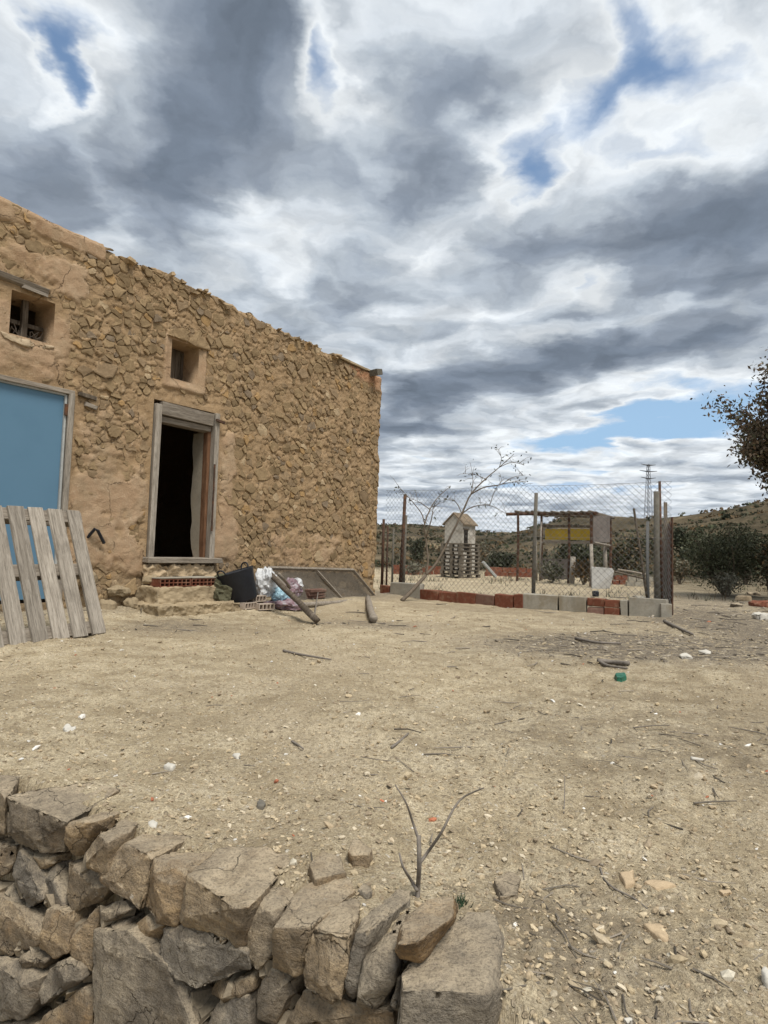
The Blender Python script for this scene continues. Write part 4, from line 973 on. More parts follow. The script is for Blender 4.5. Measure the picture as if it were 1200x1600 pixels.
def hollow_brick(name, loc, rz, size, nx, nz, mat, lab=None, parent=None, tilt=0.):
    """clay block with square holes through its visible face"""
    L_, W_, H_ = size; t = .010; br = thing(name, lab, 'brick', loc, rz) if parent is None else None
    mb = MB(); xs = np.linspace(-L_ / 2, L_ / 2, nx + 1); zs = np.linspace(0, H_, nz + 1)
    for x in xs: mb.box((x, 0, H_ / 2), (t, W_, H_ + t))
    for z in zs: mb.box((0, .0007 * (z > 0), z), (L_ + t * 1.1, W_ - .003, t))
    mb.box((0, W_ / 2 - .05, H_ / 2), (L_ * .99, .01, H_ * .99))
    if br is None: o = mb.build(name, M[mat], parent); o.location = loc; o.rotation_euler = (tilt, 0, rz); return o
    o = mb.build('clay_web', M[mat], br); br.rotation_euler = (tilt, 0, rz); return br
for k in range(2):
    hollow_brick('hollow_brick', H(-.33 + k * .44, -.22, .345), HRZ + .02 * k, (.42, .30, .085), 7, 2, 'brick', ('red' , 'red')[k] + (' hollow brick with square holes on the doorstep, left half' if k == 0 else ' hollow brick with square holes on the doorstep, right half next to the bucket'))
    MB().box((0, 0, .098), (.43, .31, .012), jit=.004).build('mortar_bed', M['concrete'], bpy.data.objects['hollow_brick' + ('.001' if k else '')])
M['basest'] = plain('base_stone', (.31, .245, .16), .3, 9, .92, .1, .6, dirt=(.2, .16, .11))
# loose stones at the foot of the wall, left of the steps
for k, (u, w, v, su, sw, sv, lab) in enumerate([(-.88, -.03, .28, .36, .16, .13, 'long rounded stone jutting from the wall foot between pallet and doorstep'), (-.74, -.10, .14, .22, .2, .18, 'squat rough stone at the left end of the doorstep'), (-1.05, -.08, .10, .32, .2, .2, 'large rough base stone beside the right foot of the leaning pallet'),
        (-.52, -.12, .42, .22, .18, .12, 'flat stone at the left of the red hollow bricks'), (-1.28, -.1, .42, .26, .15, .2, 'tan base stone of the wall partly hidden behind the leaning pallet')]):
    r2 = random.Random(k + 90); pts = [H(u + r2.uniform(.7, 1.) * su / 2 * math.cos(t) * math.cos(e), w + sw / 2 * math.sin(t) * math.cos(e), v + sv / 2 * math.sin(e)) for t in np.linspace(0, 6.2, 9) for e in (-1.0, -.3, .5, 1.1)]
    lone('base_stone', pts, lab, 'stone', 90 + k, .03, .012, .01, 'basest')

# black rubber bucket, tilted on two pale hollow bricks
def bucket():
    t = thing('rubber_bucket', 'black rubber builder bucket tilted against the rubbish bags by the doorstep', 'bucket', H(.62, -.50, .13), HRZ)
    n = 28; mb = MB(); prof = [(0, .0), (.185, .0), (.20, .02), (.255, .40), (.263, .415), (.252, .415), (.19, .03), (0, .03)]
    V = [(r * math.cos(2 * math.pi * j / n), r * math.sin(2 * math.pi * j / n), z) for r, z in prof for j in range(n)]
    F = [(i * n + j, i * n + (j + 1) % n, (i + 1) * n + (j + 1) % n, (i + 1) * n + j) for i in range(len(prof) - 1) for j in range(n)]
    mb.add(V, F); b = mb.build('body', M['rubber'], t, smooth=True); hs = []
    for s in (-1, 1):
        h = MB(); h.tube(curve([(s * .245, -.06, .40), (s * .265, -.045, .46), (s * .27, 0, .48), (s * .265, .045, .46), (s * .245, .06, .40)]), .011, 6); hs.append(h.build('handle', M['rubber'], t, smooth=True))
    t.rotation_euler = (-.26, -.2, HRZ + .25)
bucket()
for k, (u, w, z, rz, lab) in enumerate([(.58, -.64, .0, .2, 'pale hollow brick in shade under the left side of the bucket'), (.80, -.72, .0, -.1, 'pale hollow brick lying frontmost under the black bucket'), (.86, -.50, .065, .05, 'pale hollow brick behind the frontmost one, against the bags')]):
    p = H(u, w); hollow_brick('hollow_brick', (p[0], p[1], on(p[0], p[1]) + z), HRZ + rz, (.24, .12, .07), 4, 1, 'palebrick', lab)
def bag(name, u, w, z, s, mat, lab, seed, cat='bag', squash=1.):
    """crumpled plastic bag"""
    bm = bmesh.new(); bmesh.ops.create_icosphere(bm, subdivisions=4, radius=1); off = Vector((seed * 7.1, 1, 3))
    for v in bm.verts:
        p = v.co.copy(); r_ = 1 + .35 * mnoise.noise(p * 1.3 + off) - .30 * abs(mnoise.noise(p * 2.6 + off)) - .16 * abs(mnoise.noise(p * 6 + off)) - .06 * abs(mnoise.noise(p * 14 + off))
        v.co = Vector((p.x * s[0], p.y * s[1], p.z * s[2])) * r_
        if v.co.z < -s[2] * .6: v.co.z = -s[2] * .6
    me = bpy.data.meshes.new(name); bm.to_mesh(me); bm.free()
    o = link(name, me, M[mat]); p = H(u, w); o.location = (p[0], p[1], on(p[0], p[1]) + z + s[2] * .6); o.rotation_euler = (0, 0, seed); return tag(o, lab, cat)
bag('plastic_bag', 1.10, -.42, .10, (.19, .16, .27), 'bagwhite', 'crumpled white plastic bag right beside the black bucket', 1)
bag('plastic_bag', 1.22, -.58, .06, (.15, .13, .13), 'bagblue', 'crumpled light blue plastic bag under the dark beam', 2)
bag('plastic_bag', 1.22, -.66, .0, (.30, .18, .09), 'bagpink', 'flattened pink plastic sack on the ground below the blue bag', 3)
bag('plastic_bag', 1.85, -.14, .03, (.22, .13, .17), 'bagpink', 'reddish patterned plastic sack behind the fallen fly screen', 4)
bag('plastic_bag', 2.02, -.10, .12, (.16, .11, .13), 'bagwhite', 'whitish plastic bag behind the fallen fly screen near the wall', 5)
bag('cloth_sack', .36, -.36, .04, (.20, .17, .22), 'sack', 'dark olive cloth sack behind the left side of the bucket', 6, 'sack')
M['dullred'] = plain('dull_red_clay', (.17, .10, .078), .25, 14, .9, .1, .4, dirt=(.2, .15, .115))
for k in range(3):
    p = H(2.35, -.16 - .02 * k); o = MB().box((0, 0, .028), (.42, .12, .05), jit=.006).build('brick', M['dullred'], bevel=.006); o.location = (p[0], p[1], on(p[0], p[1]) + .052 * k); o.rotation_euler = (0, 0, HRZ + .06 * k)
    tag(o, ['lowest', 'middle', 'topmost'][k] + ' of three stacked red bricks under the fallen fly screen', 'brick')
# fly screen frame leaning low against the foot of the wall
def screen():
    a, b, c, d = H(1.42, -.08, .56), H(3.42, -.06, .52), gp(588, 937) + (0, 0, .03), gp(470, 947) + (0, 0, .05)
    o0 = gp(560, 942); t = thing('fly_screen', 'fallen wooden fly screen frame leaning low against the wall foot', 'screen', o0)
    a, b, c, d = [p - o0 for p in (a, b, c, d)]
    def bar(nm, p, q, w_=.028): mb = MB(); mb.tube([p, q], w_, 4); return mb.build(nm, M['wood_x'], t)
    bar('top_rail', a, b); bar('side_rail', b, c); bar('bottom_rail', c, d); bar('side_rail', d, a); bar('middle_rail', a + (b - a) * .52, d + (c - d) * .52, .024)
    mb = MB(); mb.add([a, b, c, d], [(0, 1, 2, 3)]); mb.build('netting', M['net'], t)
_b = M['net'].node_tree.nodes['Principled BSDF']; _b.inputs['Alpha'].default_value = .62
screen()
def beam(name, p, q, r, lab, mat, n=8, cat='beam', sq=False):
    p, q = np.array(p), np.array(q); mid = [p + (q - p) * t + np.array([random.uniform(-.008, .008) for _ in range(3)]) for t in np.linspace(0, 1, 7)]
    b = q.copy(); mb = MB(); mb.tube([m_ - b for m_ in mid], [r * random.uniform(.9, 1.08) for _ in mid], n); o = mb.build(name, M[mat], smooth=not sq); o.location = tuple(b); return tag(o, lab, cat)
random.seed(3)
e1 = gp(494, 977); beam('wooden_beam', H(1.22, -.34, .50), e1 + (0, 0, .055), .050, 'dark weathered wooden beam propped on the rubbish bags, end on the ground', 'darkwood', 4)
e2 = gp(470, 938); beam('wooden_stick', H(1.34, -.40, .48), e2 + (0, 0, .03), .026, 'thin grey slat lying along the dark beam above the fly screen', 'wood_x', 4, 'stick')
f1, f2 = gp(574, 938), gp(583, 974); beam('wooden_log', f1 + (0, 0, .05), f2 + (0, 0, .055), .045, 'short grey log pointing at the camera, right of the dark beam', 'wood_x', 9, 'log')
g1, g2 = gp(592, 938), gp(474, 951); beam('wooden_pole', g1 + (0, 0, .02), g2 + (0, 0, .045), .038, 'long pale pole lying along the lower edge of the fly screen', 'wood_x', 7, 'pole')
stick('stick', [(490, 970), (494, 950, .05), (497, 935, .12)], .012, .006, 'thin dark stick standing beside the dark beam')

# ------------------------------------------------------------------ pallet leaning on the blue door
def pallet_lean():
    bl, br = gp(-60, 1021), gp(163, 990); base = (bl + br) / 2; L = np.linalg.norm(br - bl)
    ex = Vector(br - bl).normalized(); inw = Vector((-ex.y, ex.x, 0)).normalized(); ez = inw * .40 + Vector((0, 0, 1.10)); ez = ez - ex * ez.dot(ex); Hh = ez.length; ez.normalize(); ey = ez.cross(ex)
    t = thing('wooden_pallet', 'grey weathered wooden pallet leaning upright against the blue door', 'pallet', br)
    Mx = Matrix((ex, ey, ez)).transposed().to_4x4(); Mx.translation = Vector(br); t.matrix_world = Mx
    print('pallet', L, Hh)
    wds = .143; gap = .050
    for k in range(7):
        x = -wds / 2 - k * (wds + gap)
        mb = MB(); mb.box((x, -.012, Hh / 2 + random.uniform(-.006, .006)), (wds * random.uniform(.95, 1.04), .024, Hh), Matrix.Rotation(random.uniform(-.006, .006), 3, 'Y'), jit=.004); mb.build('deck_board', M['wood_z'], t, bevel=.003)
    W_ = 7 * (wds + gap)
    for z in (.075, Hh * .52, Hh - .06):
        MB().box((-W_ / 2 + gap / 2, .012, z), (W_, .022, .105), jit=.004).build('cross_board', M['wood_x'], t, bevel=.003)
        for x in (-.08, -W_ * .48, -W_ + .12): MB().box((x, .069, z), (.10, .088, .10), jit=.004).build('block', M['wood_x'], t, bevel=.003)
    for z in (.06, Hh * .52, Hh - .06): MB().box((-W_ / 2 + gap / 2, .125, z), (W_, .02, .10), jit=.004).build('bottom_board', M['wood_x'], t, bevel=.003)
pallet_lean()

# ------------------------------------------------------------------ kerb of the enclosure
K0, K1, K2 = np.array([-.04, 12.66]), np.array([2.29, 10.43]), np.array([4.17, 9.30])
def at_seg(px, A, B):
    d = ray(px, 940)[:2]; e = B - A; Mx_ = np.array([[e[0], -d[0]], [e[1], -d[1]]]); t = np.linalg.solve(Mx_, -A)[0]; return A + e * t
kerb = thing('kerb', 'low kerb of red bricks and grey concrete blocks along the wire fence', 'kerb', (K1[0], K1[1], 0))
def kpiece(nm, p0, p1, A, B, h, mat, z0=-.04, th=.15, out=0., jit=.014):
    a, b = at_seg(p0, A, B), at_seg(p1, A, B); c = (a + b) / 2; e = b - a; L = np.linalg.norm(e); rz = math.atan2(e[1], e[0]); nrm = np.array([e[1], -e[0]]) / L
    if nrm[1] > 0: nrm = -nrm
    zb = on(c[0], c[1]); c = c - nrm * (th / 2 - out)
    return MB().box((c[0] - K1[0], c[1] - K1[1], zb + (z0 + h) / 2), (L - .012, th, h - z0), Matrix.Rotation(rz + random.uniform(-.02, .02), 3, 'Z'), jit=jit).build(nm, M[mat], kerb, bevel=.011, seg=2)
X5 = lambda v: 570 + .2167 * v
X6 = lambda v: 780 + .2417 * v
random.seed(12)
M['dullbrick'] = plain('dull_clay', (.19, .11, .085), .25, 14, .9, .1, .4, dirt=(.23, .16, .12))
for a, b, h, m_ in ((105, 175, .17, 'brick'), (180, 395, .25, 'concrete'), (395, 525, .19, 'brick'), (525, 660, .18, 'brick'), (660, 795, .18, 'brick'), (795, 930, .17, 'dullbrick'), (930, 1070, .22, 'brick'), (1070, 1140, .22, 'brick')):
    kpiece('brick' if 'brick' in m_ else 'concrete_block', X5(a), X5(b), K0, K1, h, m_)
for a, b, h, m_ in ((150, 380, .24, 'concrete'), (380, 560, .24, 'concrete'), (780, 835, .24, 'concrete'), (835, 1085, .25, 'concrete')):
    kpiece('concrete_block', X6(a), X6(b), K1, K2, h, m_)
for a, b, z0, h, m_ in ((565, 680, -.04, .09, 'dullbrick'), (565, 680, .10, .22, 'brick'), (680, 780, -.04, .10, 'brick'), (680, 780, .11, .22, 'brick')):
    kpiece('brick', X6(a), X6(b), K1, K2, h, m_, z0, jit=.012)
for k in range(5):
    p = K2 + np.array([.18, .98]) / 1. * (.22 + k * .42); MB().box((p[0] - K1[0] - .05, p[1] - K1[1], on(p[0], p[1]) + .08), (.15, .40, .24), rotm(-.18, 'Z'), jit=.008).build('concrete_block', M['concrete'], kerb, bevel=.006)

# ------------------------------------------------------------------ chain link fence
fence = thing('chain_link_fence', 'tall rusty chain link fence on mixed posts behind the kerb', 'fence', (K1[0], K1[1], 0))
def fpost(px, Y, ytop, r, mat, nm='post', n=8, lean=0., zb=-.05):
    b = D(px, 940, Y); h = D(px, ytop, Y)[2]; z = on(b[0], b[1]) + zb
    o = np.array([K1[0], K1[1], 0]); mb = MB(); tp_ = np.array([b[0] + lean, b[1], h])
    mb.tube([np.array([b[0], b[1], z]) - o, np.array([b[0] + lean * .5 + random.uniform(-.01, .01), b[1], (z + h) / 2]) - o, tp_ - o], [r * 1.05, r, r * .95], n); return mb.build(nm, M[mat], fence, smooth=True)
fpost(624, 12.75, 772, .034, 'rust', lean=.06); fpost(629, 12.95, 805, .035, 'postgrey', lean=.02); fpost(833, 10.62, 770, .032, 'postgrey', lean=.03)
fpost(1028, 9.66, 768, .047, 'postgrey', lean=-.02); fpost(1034, 9.75, 752, .022, 'rust', lean=-.03, n=5); fpost(1040, 9.9, 785, .03, 'darkwood'); fpost(1013, 9.75, 815, .026, 'galv', lean=-.01)
fpost(596, 13.7, 811, .03, 'rust'); fpost(603, 13.6, 822, .02, 'rust'); fpost(612, 13.8, 826, .022, 'postgrey'); fpost(1016, 9.72, 795, .02, 'darkwood', 'brace', 5, lean=-.25)
def link_net(A, B, zb, zt, sp=.10, r=.0024, sag=0.):
    A3 = np.array([A[0] - K1[0], A[1] - K1[1]]); e = B - A; L = np.linalg.norm(e); e = e / L; nr = np.array([-e[1], e[0]])
    mb = MB()
    def pt(s, z, off): b = .02 * math.sin(s * 2.3 + z) + off; q = A3 + e * s + nr * b; return (q[0], q[1], z - sag * math.sin(math.pi * s / L) * (z - zb) / (zt - zb))
    k = -(zt - zb)
    while k < L:
        for sg in (1, -1):
            # wire: s = k + (z - zb)  or mirrored
            z0, z1 = zb, zt; s0, s1 = k, k + (zt - zb)
            if s0 < 0: z0 += -s0; s0 = 0
            if s1 > L: z1 -= s1 - L; s1 = L
            if z1 - z0 > .02:
                n_ = 5; P = []
                for t in np.linspace(0, 1, n_):
                    s, z = s0 + (s1 - s0) * t, z0 + (z1 - z0) * t
                    P.append(pt(s, z, .004) if sg == 1 else pt(L - s, z, -.004))
                mb.tube(P, r, 3, cap=False)
        k += sp
    for z in (zb, zt, (zb + zt) / 2 + .1): mb.tube([pt(s, z, 0) for s in np.linspace(0, L, 8)], r * 1.2, 3, cap=False)
    o = mb.build('wire_mesh', M['galv'], fence)
off = np.array([.06, .09])
link_net(K0 + off, K1 + off, .12, 2.08, sag=.06); link_net(K1 + off, K2 + off, .12, 2.0, sag=.02)
link_net(K2 + off, K2 + off + np.array([.12, .9]), .2, 1.5)

# rusty sheet that closes the fence at its right end
sh = thing('rusty_sheet', 'rusty iron sheet standing edge on behind the right end post', 'metal sheet', (4.45, 9.75, on(4.45, 9.75)))
pl_ = MB(); pl_.prism([(-.06, .0, .05), (.06, .55, .05), (.14, .9, .55), (.12, .85, 1.0), (.02, .25, 1.45), (-.04, .06, 1.35)], (0, 0, 0), (.02, -.005, 0)); pl_.build('plate', M['rustsheet'], sh)
pl_ = MB(); pl_.tube([(-.05, .0, .0), (-.05, .0, 1.5)], .018, 5); pl_.build('stiffener', M['rust'], sh)

# ------------------------------------------------------------------ young leaning tree at the fence
def leaf_cards(mb, pts, size, g, cols, flat=.0):
    for p in pts:
        s = size * g.uniform(.6, 1.4); a = Vector((g.gauss(0, 1), g.gauss(0, 1), g.gauss(0, 1) * (1 - flat))).normalized(); b = a.cross(Vector((g.gauss(0, 1), g.gauss(0, 1), g.gauss(0, 1)))).normalized()
        p = Vector(tuple(map(float, p))); c = cols[g.randrange(len(cols))]; k = g.uniform(.7, 1.25); mb.cur = (c[0] * k, c[1] * k, c[2] * k)
        mb.add([p - a * s, p + b * s * .45, p + a * s, p - b * s * .45], [(0, 1, 2, 3)])
def foliage(name, mb, parent):
    me = bpy.data.meshes.new(name); me.from_pydata(mb.v, [], mb.f); me.update(); set_col(me, mb.c); me.materials.append(M['leaf']); return link(name, me, None, parent)
def lean_tree():
    base = gp(628, 939); t = thing('leaning_sapling', 'thin sparse leafy sapling leaning right over the kerb beside the fence', 'tree', base); g = random.Random(21)
    q = lambda x, y, dy: D(570 + .2167 * x, 690 + .2167 * y, base[1] + dy) - base
    def br(nm, pts, a, b): c = curve([q(*p) for p in pts]); mb = MB(); mb.tube(c, taper(len(c), a, b), 6); mb.build(nm, M['bark'], t, smooth=True); return c
    br('trunk', [(265, 1148, 0), (330, 1085, .1), (440, 965, .3)], .036, .030)
    tips = []
    for pts, a, b in [([(440, 965, .3), (455, 860, .35), (440, 700, .4), (432, 600, .4), (470, 490, .5), (530, 400, .6), (620, 320, .7)], .022, .005), ([(440, 960, .3), (520, 870, .4), (620, 680, .5), (700, 520, .6), (765, 380, .7), (870, 270, .8), (970, 185, .9), (1075, 90, .9)], .026, .005),
                      ([(440, 700, .4), (480, 560, .3), (495, 470, .3)], .014, .005), ([(432, 600, .4), (410, 520, .5), (340, 430, .5), (250, 330, .5)], .014, .003), ([(470, 490, .5), (400, 440, .6), (330, 410, .6)], .01, .003), ([(700, 520, .6), (780, 470, .5), (900, 460, .5), (1020, 520, .5)], .012, .003),
                      ([(765, 380, .7), (860, 330, .6), (980, 310, .6), (1060, 260, .6), (1160, 240, .6)], .014, .003), ([(765, 380, .7), (780, 290, .8), (770, 200, .8)], .01, .003), ([(970, 185, .9), (985, 120, .9), (960, 60, .9)], .008, .003), ([(970, 185, .9), (1060, 150, .8), (1150, 170, .8)], .008, .003),
                      ([(870, 270, .8), (800, 240, .9), (710, 230, .9)], .008, .003), ([(700, 520, .6), (650, 430, .7), (560, 420, .7)], .01, .003), ([(900, 460, .5), (940, 350, .5), (1000, 270, .5)], .008, .003), ([(980, 310, .6), (1080, 290, .6), (1140, 320, .6)], .007, .003)]:
        c = br('branch', pts, a, b); tips += c[len(c) // 2:]
        # side twigs
        for _ in range(5):
            p = c[g.randrange(len(c) // 2, len(c))]; d = np.array([g.uniform(-.22, .22), g.uniform(-.1, .1), g.uniform(-.08, .22)]); mb = MB(); mb.tube([p, p + d * .6 + (0, 0, .02), p + d], [.004, .003, .002], 4, cap=False); mb.build('twig', M['bark'], t); tips += [p + d] * 2
    mb = MB(); leaf_cards(mb, [p + np.array([g.gauss(0, .04), g.gauss(0, .04), g.gauss(0, .04)]) for p in tips if g.random() < .75], .028, g, [(.05, .055, .03), (.075, .07, .04), (.035, .04, .025)]); foliage('leaves', mb, t)
lean_tree()

# ------------------------------------------------------------------ stack of pallets
def pallet_stack():
    b = D(719, 900, 24.6); z = on(b[0], b[1]); rz = R(52); g = random.Random(2)
    first = None
    names = ['topmost', 'second from top', 'third from top', 'fourth from top', 'middle', 'fourth from bottom', 'third from bottom', 'second from bottom', 'bottom']; names = names[::-1]
    for k in range(9):
        lab = names[k] + ' pallet of the grey pallet stack before the white hut'
        if first is None:
            t = thing('wooden_pallet', lab, 'pallet', (b[0], b[1], z), rz, 'pallets stacked before the hut'); first = t
            for y in (-.35, -.175, 0, .175, .35): MB().box((0, y, .133), (1.2, .125, .022)).build('deck_board', M['pallet_far'], t)
            for y in (-.35, 0, .35): MB().box((0, y, .011), (1.2, .10, .022)).build('bottom_board', M['pallet_far'], t)
            for x in (-.53, 0, .53):
                MB().box((x, 0, .111), (.14, .8, .02)).build('cross_board', M['pallet_far'], t)
                for y in (-.35, 0, .35): MB().box((x, y, .062), (.14, .10, .078)).build('block', M['pallet_far'], t)
        else:
            t = first.copy(); COL.objects.link(t); t['label'] = lab
            for ch in first.children: c = ch.copy(); COL.objects.link(c); c.parent = t
        t.scale = (1.14, 1.14, 1.); t.location = (b[0] + g.uniform(-.03, .03), b[1] + g.uniform(-.03, .03), z + .145 * k); t.rotation_euler = (0, 0, rz + g.uniform(-.03, .03))
pallet_stack()

# ------------------------------------------------------------------ white hut
M['hutdark'] = plain('doorway_shade', (.03, .026, .022), .3, 4, .95, .05, 0)
def hut():
    b = D(718, 880, 34.); z = on(b[0], b[1]) - .1; t = thing('hut', 'small whitewashed hut with pitched roof behind the pallet stack', 'hut', (b[0], b[1], z), R(-38))
    W_, L_, he, hp = 1.1, 1.3, 2.62, 3.1
    mb = MB(); P = [(-W_ / 2, -L_ / 2, 0), (W_ / 2, -L_ / 2, 0), (W_ / 2, -L_ / 2, he), (0, -L_ / 2, hp), (-W_ / 2, -L_ / 2, he)]; mb.prism(P, (0, 0, 0), (0, L_, 0)); mb.build('walls', M['white'], t)
    for s in (-1, 1):
        mb = MB(); mb.prism([(0, -L_ / 2 - .08, hp + .02), (s * (W_ / 2 + .12), -L_ / 2 - .08, he - .10), (s * (W_ / 2 + .12), -L_ / 2 - .08, he - .03), (0, -L_ / 2 - .08, hp + .10)], (0, 0, 0), (0, L_ + .16, 0)); mb.build('roof_slope', M['rooftile'], t)
    MB().box((W_ / 2 - .02, -.34, 1.72), (.06, .40, 1.15)).build('doorway', M['hutdark'], t); MB().box((W_ / 2 + .015, -.34, 2.33), (.05, .56, .07), jit=.008).build('door_lintel', M['darkwood'], t)  # dark slab on the solid wall, painted shade of an opening
hut()
# sheet leaning by the stack
b = D(764, 897, 25.2); o = MB().box((0, 0, .36), (.10, .34, .78), rotm(-.75, 'Y')).build('metal_sheet', M['trim'], bevel=.01); o.location = (b[0], b[1], on(b[0], b[1]) - .02); tag(o, 'pale sheet leaning at the right of the pallet stack', 'metal sheet')

# ------------------------------------------------------------------ far red brick walls of the enclosure
def low_wall(px0, px1, Y, h, mat, lab, nb):
    a, b = D(px0, 900, Y), D(px1, 900, Y); z = on((a[0] + b[0]) / 2, Y); t = thing('low_wall', lab, 'low wall', ((a[0] + b[0]) / 2, Y, z)); L = b[0] - a[0]
    for r in range(2):
        for k in range(nb):
            MB().box((-L / 2 + L * (k + .5) / nb + (.06 if r else 0), 0, h * (r + .5) / 2 - .02), (L / nb - .02, .14, h / 2 - .012), jit=.012).build('brick' if mat == 'brick' else 'concrete_block', M[mat], t)
low_wall(612, 690, 27.5, .40, 'brick', 'low red brick wall at the far left, behind the leaning sapling', 6); low_wall(757, 832, 27.5, .40, 'brick', 'low red brick wall between pallet stack and shelter', 6)
low_wall(957, 977, 22., .34, 'brick', 'short low red brick wall behind the white board', 2); low_wall(978, 1016, 21., .34, 'concrete', 'low grey block wall behind the right end of the fence', 3)

# ------------------------------------------------------------------ rusty shelter
def shelter():
    PA, PB, PC, PD, PE = [D(p, 905, Y)[:2] for p, Y in ((808, 22.5), (845, 24.0), (888, 21.6), (923, 19.2), (953, 21.5))]
    t = thing('shelter', 'rusty pole shelter with flat roof and yellow panel inside the fence', 'shelter', (PC[0], PC[1], 0)); o = np.array([PC[0], PC[1], 0])
    def P3(p, z): return np.array([p[0], p[1], z]) - o
    hh = {}
    for p, px, yt in ((PA, 808, 803), (PB, 845, 806), (PC, 888, 804), (PD, 923, 804), (PE, 953, 808)):
        h = D(px, yt, p[1])[2]; hh[id(p)] = h; mb = MB(); mb.tube([P3(p, on(*p) - .1), P3(p + .03, h * .5), P3(p, h)], .045, 6); mb.build('post', M['rust'], t)
    mb = MB(); mb.tube([P3(PA + (-.35, .3), hh[id(PA)]), P3(PC, hh[id(PC)] + .05), P3(PD + (.1, -.2), hh[id(PD)] + .03)], .06, 5); mb.build('roof_beam', M['rust'], t)
    mb = MB(); mb.tube([P3(PA, hh[id(PA)] + .03), P3(PB, hh[id(PB)] + .03), P3(PE, hh[id(PE)])], .05, 5); mb.build('roof_beam', M['darkwood'], t)
    mb = MB(); mb.tube([P3(PD, hh[id(PD)]), P3(PE + (.15, .1), hh[id(PE)] - .02)], .05, 5); mb.build('roof_beam', M['darkwood'], t)
    g = random.Random(3)
    for k in range(9):
        f = k / 8; a = PA * (1 - f) + PD * f; b_ = PB * (1 - f) + PE * f; z = hh[id(PA)] * (1 - f) + hh[id(PD)] * f + .08; mb = MB(); mb.tube([P3(a + g.uniform(-.2, .1), z), P3(b_ + g.uniform(-.1, .2), z + g.uniform(-.04, .06))], g.uniform(.025, .05), 5); mb.build('roof_pole', M['darkwood'], t)
    def panel(nm, px0, px1, y0, y1, Ya, Yb, mat, th=.03):
        P_ = [D(px0, y0, Ya) - o, D(px1, y0 + (px1 - px0) * .01, Yb) - o, D(px1, y1 + (px1 - px0) * .01, Yb) - o, D(px0, y1, Ya) - o]; mb = MB(); mb.prism(P_, (0, 0, 0), (0, th, 0)); return mb.build(nm, M[mat], t)
    panel('yellow_panel', 852, 888, 826.5, 843, 23.7, 23.0, 'yellow')['label'] = 'bright yellow sheet, left half'; panel('yellow_panel', 889, 922, 826.5, 843.5, 22.98, 22.3, 'yellow')['label'] = 'bright yellow sheet, right half'
    panel('back_rail', 846, 925, 845, 849, 23.75, 22.25, 'wood_x', .06); panel('back_rail', 846, 925, 820, 824, 23.78, 22.3, 'darkwood', .06)
    panel('hanging_board', 927, 953, 806, 847, 19.35, 20.6, 'greyboard').__setitem__('label', 'stained grey brown board hanging at the right end')
    panel('back_board', 846, 888, 873, 905, 23.9, 23.1, 'greyboard', .05)
    for px, Y, y0, y1, r in ((893, 21.4, 870, 905, .09), (926, 19.0, 850, 915, .05), (947, 20.3, 845, 885, .06), (838, 23.2, 838, 905, .05), (843, 22.5, 815, 900, .03)):
        mb = MB(); a = D(px, y1, Y); mb.tube([np.array([a[0], a[1], on(a[0], a[1]) - .05]) - o, D(px + g.uniform(-3, 3), y0, Y + .1) - o], [r * 1.1, r], 7); mb.build('prop', M['wood_z'], t, smooth=True)
    mb = MB(); mb.tube([D(927, 848, 19.3) - o, D(952, 853, 20.4) - o], .05, 5); mb.build('rail', M['wood_x'], t)
shelter()
b = D(942, 916, 18.4); wb = thing('white_board', 'dirty white board standing on the ground before the shelter', 'board', (b[0], b[1], on(b[0], b[1])))
mb = MB(); mb.prism([(-.31, 0, -.03), (.22, .05, .02), (.34, .05, .52), (.30, .1, .60), (-.29, .12, .63)], (0, 0, 0), (0, .04, .0)); mb.build('panel', M['whiteboard'], wb, bevel=.006)
mb = MB(); mb.prism([(-.31, .06, .0), (-.25, .06, .0), (-.25, .17, .6), (-.31, .17, .6)], (0, 0, 0), (0, .03, 0)); mb.build('batten', M['wood_z'], wb)
for pts, lab in (([(965, 890), (985, 893), (1010, 898)], 'grey plank lying slanted on the low wall right of the white board'), ([(960, 893), (985, 899), (1012, 905)], 'dark pole lying slanted right of the white board')):
    P = [D(p[0], p[1], 19.5) for p in pts]; mb = MB(); mb.tube([p - P[0] for p in P], .035, 5); o = mb.build('pole', M['wood_x' if 'plank' in lab else 'darkwood']); o.location = tuple(P[0]); tag(o, lab, 'pole')
b = gp(931, 936); o = MB().box((0, 0, .06), (.14, .12, .12), jit=.02).build('tin', M['rubber'], bevel=.015); o.location = (b[0] + .3, b[1] + .9, on(b[0] + .3, b[1] + .9)); tag(o, 'small dark tin on the ground just inside the fence', 'tin')

